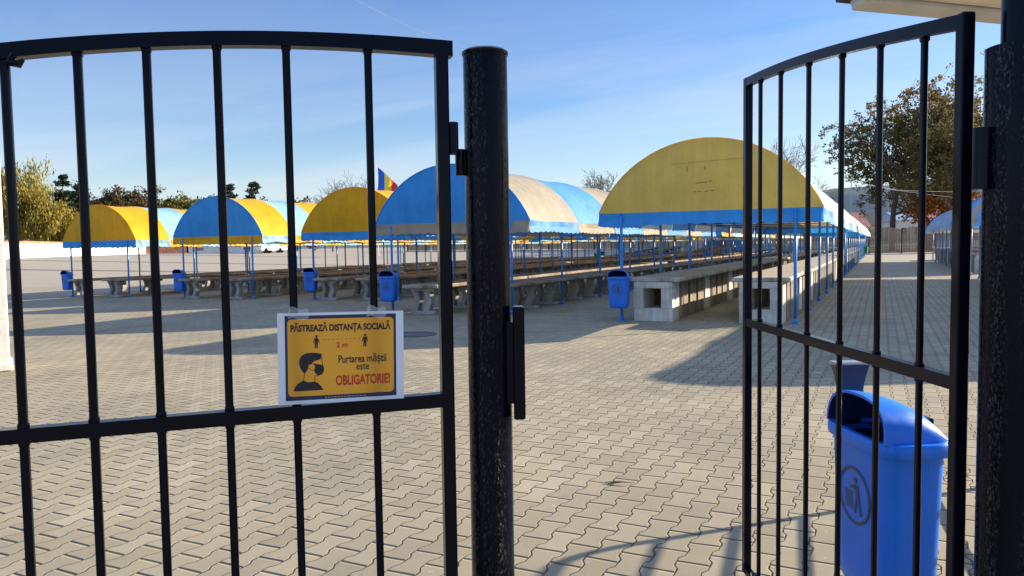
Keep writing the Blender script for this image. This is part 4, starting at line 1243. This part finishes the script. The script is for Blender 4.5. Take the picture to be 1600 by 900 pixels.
# white van
def van(label, px, Z):
    c = P(px, 385, Z); g = gz(c.x, c.y)
    root = thing('parked_van', label, 'van', (c.x, c.y, g), 0.4561 + 1.2)
    prof = [(-2.3, .35), (2.25, .35), (2.3, .8), (1.6, 1.0), (1.1, 1.75), (.9, 1.9), (-2.2, 1.9), (-2.3, 1.7)]
    mb = MB(); mb.prism(prof, lambda a, b, t: (a, t, b), -.9, .9); mb.build('body', M_WHITEWALL, root)
    gl = simple('van_glass', (.03, .035, .04), .15)
    for s in (-1, 1):
        mb = MB(); mb.prism([(.25, 1.1), (1.35, 1.1), (1.05, 1.65), (.25, 1.65)], lambda a, b, t: (a, t, b), s * .895, s * .91); mb.build('window', gl, root)
    mb = MB(); mb.face([(1.66, -.75, 1.02), (1.66, .75, 1.02), (1.16, .7, 1.7), (1.16, -.7, 1.7)]); mb.build('windscreen', gl, root)
    for x in (-1.4, 1.45):
        for s in (-1, 1):
            mb = MB(); mb.tube([(x, s * .72, .33), (x, s * .92, .33)], .33, 16); mb.build('wheel', M_BLACK, root)
van('white van parked at the far edge of the plaza beside the shed', 418, 100)
van('small white van parked right of the other van, far across the plaza', 437, 104)

# ------------------------------------------------------------------ trees
def leaf_material(name, cols, trans=0.3):
    m, t, b = new_mat(name)
    out = t.n['Material Output']
    g = t.add('ShaderNodeNewGeometry')
    stops = [(i / (len(cols) - 1), c) for i, c in enumerate(cols)]
    c = t.ramp(g.outputs['Random Per Island'], stops)
    t.l.new(c, b.inputs['Base Color']); b.inputs['Roughness'].default_value = 0.7; b.inputs['Specular IOR Level'].default_value = 0.15
    tr = t.add('ShaderNodeBsdfTranslucent'); t.l.new(c, tr.inputs[0])
    mxs = t.add('ShaderNodeMixShader'); mxs.inputs[0].default_value = trans
    t.l.new(b.outputs[0], mxs.inputs[1]); t.l.new(tr.outputs[0], mxs.inputs[2]); t.l.new(mxs.outputs[0], out.inputs[0])
    return m
M_BARK = simple('grey_brown_bark', (0.085, 0.065, 0.05), 0.95, var=0.3, scale=3)
M_BARKPALE = simple('pale_bark', (0.22, 0.19, 0.15), 0.95, var=0.25, scale=3)
L_WILLOW = leaf_material('willow_autumn_leaves', [(0.20, 0.20, 0.07), (0.34, 0.31, 0.10), (0.40, 0.35, 0.12), (0.28, 0.27, 0.10)])
L_GOLD = leaf_material('golden_leaves', [(0.30, 0.22, 0.03), (0.36, 0.26, 0.04), (0.22, 0.19, 0.04), (0.17, 0.15, 0.04)])
L_PINE = leaf_material('dark_pine_needles', [(0.018, 0.032, 0.016), (0.03, 0.05, 0.022), (0.045, 0.06, 0.03)], 0.12)
L_OAK = leaf_material('oak_leaves_turning', [(0.065, 0.068, 0.03), (0.105, 0.095, 0.038), (0.15, 0.12, 0.042), (0.12, 0.085, 0.038), (0.22, 0.18, 0.04)], 0.42)
L_OAKTOP = leaf_material('oak_leaves_russet', [(0.19, 0.10, 0.03), (0.27, 0.14, 0.035), (0.15, 0.12, 0.035), (0.32, 0.19, 0.04)], 0.42)
L_ORANGE = leaf_material('orange_beech_leaves', [(0.22, 0.075, 0.012), (0.34, 0.13, 0.02), (0.28, 0.10, 0.02)])
L_RUSSET = leaf_material('russet_leaves', [(0.10, 0.048, 0.022), (0.14, 0.07, 0.028), (0.08, 0.065, 0.028), (0.06, 0.065, 0.028)])
L_GREEN = leaf_material('dull_green_leaves', [(0.035, 0.05, 0.018), (0.06, 0.075, 0.025), (0.09, 0.085, 0.03)])
L_OLIVE = leaf_material('olive_yellow_leaves', [(0.13, 0.12, 0.03), (0.20, 0.17, 0.035), (0.09, 0.10, 0.03)])

def rvec(R): 
    while True:
        v = Vector((R.uniform(-1, 1), R.uniform(-1, 1), R.uniform(-1, 1)))
        if 0.01 < v.length < 1: return v.normalized()
def grow(mb, tips, R, p, d, L, r, lv, maxlv, opt):
    nseg = 4 if lv < 2 else 3
    pts = [p.copy()]; rs = [r]
    q = p.copy(); dd = d.copy()
    for k in range(nseg):
        dd = (dd + rvec(R) * opt['bend'] + Vector((0, 0, opt['up'] * (1 if lv < maxlv else opt.get('droop', 0.3))))).normalized()
        q = q + dd * (L / nseg); pts.append(q.copy()); rs.append(r * (1 - 0.42 * (k + 1) / nseg))
    rs = [max(v_, opt.get('rmin', 0.0)) for v_ in rs]
    mb.tube(pts, rs, 8 if lv == 0 else 5 if lv < 3 else 3, cap=False)
    if lv >= maxlv - 1: tips.extend((pts[k], lv) for k in range(1, nseg + 1))
    if lv == maxlv: return
    nc = opt['kids'][min(lv, len(opt['kids']) - 1)]
    for c in range(nc):
        f = (opt['low'] if lv == 0 else 0.3) + (1 - (opt['low'] if lv == 0 else 0.3)) * (c + R.uniform(.3, 1)) / nc
        k = min(nseg - 1, int(f * nseg)); t = f * nseg - k
        b0 = pts[k].lerp(pts[k + 1], min(1, t))
        side = rvec(R); side = (side - dd * side.dot(dd)).normalized()
        sp = R.uniform(*opt['spread'])
        nd = (dd * math.cos(sp) + side * math.sin(sp)).normalized()
        if lv == 0 and opt.get('flat'): nd.z *= opt['flat']; nd.normalize()
        grow(mb, tips, R, b0, nd, L * R.uniform(*opt['len']), rs[min(k + 1, nseg)] * R.uniform(.5, .7), lv + 1, maxlv, opt)
def leaves(mb, R, centre, n, spread, size, squash=1.0, droop=0.0, long=1.0):
    for _ in range(n):
        o = rvec(R) * spread * R.random() ** 0.5; o.z *= squash; o.z -= droop * R.random()
        c = centre + o; a = rvec(R); b = rvec(R)
        if long > 1: a = (Vector((0, 0, -1)) + rvec(R) * .35).normalized()
        b = (b - a * b.dot(a)).normalized(); s = size * R.uniform(.6, 1.3)
        u = a * s * 0.5 * long; v = b * s * 0.5
        mb.face([c - u, c + v * .8 - u * .1, c + u, c - v * .8 + u * .1])
def tree(name, label, px, Z, H, mats, seed, opt, maxlv, nleaf, lsp, lsz, bark=None, group=None, base=None, trunk=0.3, r=0.22, leafopt=None, top_mat=None, lean=(0, 0)):
    R = random.Random(seed)
    c = P(px, 385, Z); g = gz(c.x, c.y) if base is None else base
    root = thing(name, label, 'tree', (c.x, c.y, g), 0, group)
    mb = MB(); tips = []
    grow(mb, tips, R, Vector((0, 0, -0.2)), Vector((lean[0], lean[1], 1)).normalized(), H * trunk * 1.6, r, 0, maxlv, opt)
    # normalise to the wanted height
    zt = max(p.z for p, _ in tips); k = H / zt
    mb.v = [(x * k, y * k, z * k) for x, y, z in mb.v]
    tips = [(p * k, l) for p, l in tips]
    autosmooth(mb.build('trunk', bark or M_BARK, root, fix=False), 60)
    if nleaf:
        lo = leafopt or {}
        m1 = MB(); m2 = MB()
        for p, l in tips:
            tgt = m2 if (top_mat and p.z > H * R.uniform(.72, .95)) else m1
            if R.random() < lo.get('skip', 0.12): continue
            leaves(tgt, R, p, R.randint(int(nleaf * .5), int(nleaf * 1.5)), lsp, lsz, lo.get('squash', .8), lo.get('droop', 0), lo.get('long', 1))
        m1.build('crown', mats, root, fix=False)
        if m2.f: m2.build('russet_foliage', top_mat, root, fix=False)
    return root
O_OAK = dict(bend=.28, up=.10, rmin=.03, kids=[6, 5, 4, 3], low=.45, spread=(.5, 1.15), len=(.52, .78))
O_BARE = dict(bend=.20, up=.08, rmin=.02, kids=[7, 5, 4, 3, 2], low=.35, spread=(.35, .85), len=(.5, .72))
O_WIL = dict(bend=.25, up=.05, kids=[6, 5, 4], low=.35, spread=(.4, 1.1), len=(.5, .75), droop=-.8)
O_SHR = dict(bend=.3, up=.05, kids=[6, 4, 3], low=.25, spread=(.5, 1.2), len=(.5, .75))

# right: big oaks behind the fence
tree('oak_tree', 'tall spreading oak with thinning russet top, left one behind the fence by the gate post', 1394, 100, 23, L_OAK, 35, dict(O_OAK, flat=.65, kids=[7, 5, 4, 3], low=.40, spread=(.5, 1.2)), 4, 15, .62, .34, trunk=.36, r=.46, top_mat=L_OAKTOP, lean=(-.04, 0), leafopt=dict(skip=.5))
tree('oak_tree', 'second oak with golden top, right of the spreading one behind the fence', 1452, 104, 24.5, L_OAK, 23, O_OAK, 4, 15, .62, .34, trunk=.36, r=.46, top_mat=L_OAKTOP, leafopt=dict(skip=.48))
tree('oak_tree', 'yellow-green thin-leaved tree with pale twigs before the oaks', 1478, 96, 17.5, L_OLIVE, 31, O_BARE, 4, 5, .8, .34, bark=M_BARKPALE, trunk=.34, r=.25, leafopt=dict(skip=.35))
tree('beech_tree', 'small orange-leaved tree behind the fence by the gate post', 1488, 98, 9.0, L_ORANGE, 36, O_SHR, 3, 20, 1.1, .4, r=.16)
tree('oak_tree', 'dark oak half hidden by the right gate post', 1575, 102, 22, L_OAK, 47, O_OAK, 4, 13, 1.2, .45, trunk=.36, r=.4, top_mat=L_OAKTOP)
tree('bare_tree', 'leafless tree rising behind the olive yellow canopy', 1228, 120, 17, None, 52, O_BARE, 5, 0, 0, 0, bark=M_BARKPALE, r=.2)
tree('bare_tree', 'leafless twiggy tree above the cream striped roof', 930, 120, 12.2, None, 53, O_BARE, 5, 0, 0, 0, bark=M_BARKPALE, r=.2)
tree('bare_tree', 'leafless round-headed tree left of the flag', 520, 112, 12.2, None, 54, dict(O_BARE, spread=(.4, 1.0)), 5, 0, 0, 0, bark=M_BARKPALE, r=.2)
# left: willows and pines
tree('willow_tree', 'tall yellow-green willow with sparse top at the far left', 38, 112, 14.4, L_WILLOW, 61, O_WIL, 3, 60, 1.25, .22, leafopt=dict(squash=1, droop=2.2, long=2.4, skip=.2), trunk=.36, r=.3)
tree('willow_tree', 'low golden willow in front of the pines', 82, 106, 9.6, L_GOLD, 62, O_WIL, 3, 75, 1.1, .22, leafopt=dict(squash=1, droop=1.8, long=2.2, skip=.05), trunk=.32, r=.22)
tree('willow_tree', 'golden willow at the left picture edge behind the pillar', -12, 108, 12.5, L_GOLD, 63, O_WIL, 3, 40, 1.2, .34, leafopt=dict(squash=1, droop=2, long=2.2), trunk=.34, r=.26)
def pine(label, px, Z, H, w_, seed, tufty=True):
    R = random.Random(seed); c = P(px, 385, Z); g = gz(c.x, c.y)
    root = thing('pine_tree', label, 'tree', (c.x, c.y, g))
    mb = MB(); mb.tube([(0, 0, -.2), (R.uniform(-.2, .2), 0, H * .5), (R.uniform(-.3, .3), 0, H)], [.22, .15, .04], 7, cap=False)
    cr = MB()
    nb = int(H * 5)
    for k in range(nb):
        f = R.uniform(.22, 1.0) ** .8; z = H * f
        if tufty and .80 < f < .88: continue
        a = R.uniform(0, 2 * PI); ln = w_ * (1.08 - f) ** .6 * R.uniform(.5, 1.1)
        e = Vector((math.cos(a) * ln, math.sin(a) * ln, z + ln * R.uniform(-.05, .35)))
        mb.tube([(0, 0, z), e], [.05, .015], 3, cap=False)
        for q in (.45, .75, 1.0): leaves(cr, R, Vector((0, 0, z)).lerp(e, q), 16, .55, .36, .6)
    autosmooth(mb.build('trunk', M_BARK, root, fix=False), 60); cr.build('crown', L_PINE, root, fix=False)
pine('dark pine with a separate tuft at its top beside the willows', 102, 118, 12.2, 3.2, 71)
pine('dark pine right of the tufted one, behind the leftmost canopy', 128, 116, 10.8, 3.4, 72, False)
pine('dark pine between the tufted pine and the mixed wood', 116, 122, 9.5, 3.6, 73, False)
pine('small pine top over the blue canopy with yellow valance', 363, 150, 13.2, 2.8, 74, False)
pine('pine top right of the other, over the blue canopy', 399, 148, 13.4, 3.2, 75, False)
# mixed wood beyond the wall
wood = [(160, 128, 12.2, L_GREEN, 'thin-crowned greenish tree standing above the leftmost canopy'), (190, 130, 11.2, L_RUSSET, 'thin russet tree right of the greenish one above the leftmost canopy'),
        (150, 122, 8.2, L_GREEN, 'low green tree behind the front of the leftmost canopy'), (176, 124, 8.0, L_OLIVE, 'olive tree low in the mixed wood behind the leftmost canopy'), (208, 126, 8.6, L_RUSSET, 'low russet tree in the middle of the mixed wood'),
        (222, 132, 10.6, L_GREEN, 'green round tree between the russet ones above the leftmost canopy'), (238, 128, 9.2, L_RUSSET, 'red-brown tree just left of the second gate bar'), (262, 134, 9.2, L_GREEN, 'dark green tree behind the pale blue stripe'),
        (285, 136, 9.6, L_GREEN, 'dull green tree in the dip between the two left canopies'), (303, 134, 10.4, L_OLIVE, 'olive brown tree beside the top of the blue-fronted canopy'), (325, 138, 9.0, L_GREEN, 'green tree touching the blue-fronted canopy roof'),
        (143, 130, 10.6, L_GREEN, 'dark green tree between the pines and the mixed wood'), (250, 140, 9.4, L_OLIVE, 'olive tree behind the second gate bar from the left'),
        (272, 142, 9.4, L_RUSSET, 'small russet tree over the pale blue stripe of the leftmost canopy'), (294, 144, 9.6, L_GREEN, 'green tree in the row right of the dip, behind the olive brown one'),
        (313, 142, 9.6, L_GREEN, 'dark green tree between the olive brown tree and the blue-fronted roof'), (340, 146, 9.0, L_OLIVE, 'olive tree hidden behind the crown of the blue-fronted canopy'),
        (435, 150, 10.5, L_GREEN, 'green tree low behind the pale blue stripe of the second canopy'), (465, 150, 10.4, L_RUSSET, 'russet tree low behind the yellow canopy under the flag')]
for i, (px, Z, H, m, lab) in enumerate(wood):
    tree('mixed_wood_tree', lab, px, Z, H, m, 100 + i, O_SHR, 3, 26, 1.0, .42, r=.16, trunk=.34, group='trees of the mixed wood on the left', leafopt=dict(skip=.12))

# ------------------------------------------------------------------ flag, wires, lamp post
def flag():
    Z = 92
    b = P(591, 385, Z); g = gz(b.x, b.y); topz_ = P(591, 258, Z).z
    root = thing('flag_pole', 'flagpole with blue, yellow and red flag rising behind the large blue canopy', 'flag', (b.x, b.y, g), 0.4561)
    H = topz_ - g
    mb = MB(); mb.tube([(0, 0, 0), (0, 0, H)], [.06, .035], 8); autosmooth(mb.build('pole', simple('white_pole', (.7, .7, .7), .4), root))
    mats = [simple('flag_blue', (.02, .11, .62), .7), simple('flag_yellow', (.92, .68, .03), .7), simple('flag_red', (.75, .03, .04), .7)]
    px = Z / FPX
    for s in range(3):
        mb = MB(); N = 6; K = 8
        for i in range(N + 1):
            f = (s + i / N) / 3
            for k in range(K + 1):
                gk = k / K
                x = (2 + 30 * f) * px + .05 * math.sin(gk * 5); y = .35 * math.sin(f * 9 + gk * 2) * f
                zt = H - (4 + 28 * f ** 1.1) * px; zb = H - (47 + 2 * f + 4 * math.sin(f * 5)) * px
                mb.v.append((x, y, zt + (zb - zt) * gk))
        for i in range(N):
            for k in range(K):
                a = i * (K + 1) + k; mb.f.append((a, a + 1, a + K + 2, a + K + 1)); mb.m.append(0)
        mb.build('flag_stripe', mats[s], root, smooth_=True)
flag()
def wire(name, label, pts, r, mat, cat):
    mb = MB(); mb.tube(pts, r, 5, cap=False); o = mb.build(name, mat, smooth_=True); tag(o, label, cat); return o
M_WIRE = simple('grey_cable', (.3, .32, .36), .6)
ws = [(470, -60, 26), (555, 0, 28), (640, 42, 30), (740, 80, 32.5), (870, 132, 36), (985, 175, 40), (1100, 217, 44), (1220, 256, 49), (1330, 284, 54), (1420, 300, 59), (1520, 312, 65), (1640, 318, 74)]
wire('overhead_cable', 'thin dark cable crossing the sky above the canopies', [P(*q) for q in ws], .006, M_WIRE, 'cable')
wl_ = [(1318, 276, 70), (1340, 284, 70), (1370, 292, 70), (1400, 297, 70), (1440, 299, 70), (1500, 300, 70), (1570, 296, 70), (1640, 286, 70)]
wire('light_cable', 'pale sagging cable in front of the oaks', [P(*q) for q in wl_], .015, simple('pale_cable', (.75, .74, .7), .5), 'cable')
lb = P(1329, 385, 95); lt = P(1329, 274, 95)
lr = thing('lamp_post', 'thin grey lamp post before the oaks at the end of the aisle', 'lamp post', (lb.x, lb.y, gz(lb.x, lb.y)))
mb = MB(); mb.tube([(0, 0, 0), (0, 0, lt.z - gz(lb.x, lb.y))], [.09, .05], 8); autosmooth(mb.build('pole', M_STEEL, lr))
mb = MB(); mb.box((-.25, 0, lt.z - gz(lb.x, lb.y) + .05), (.7, .2, .1), bev=.03); mb.build('lamp_head', M_STEEL, lr)
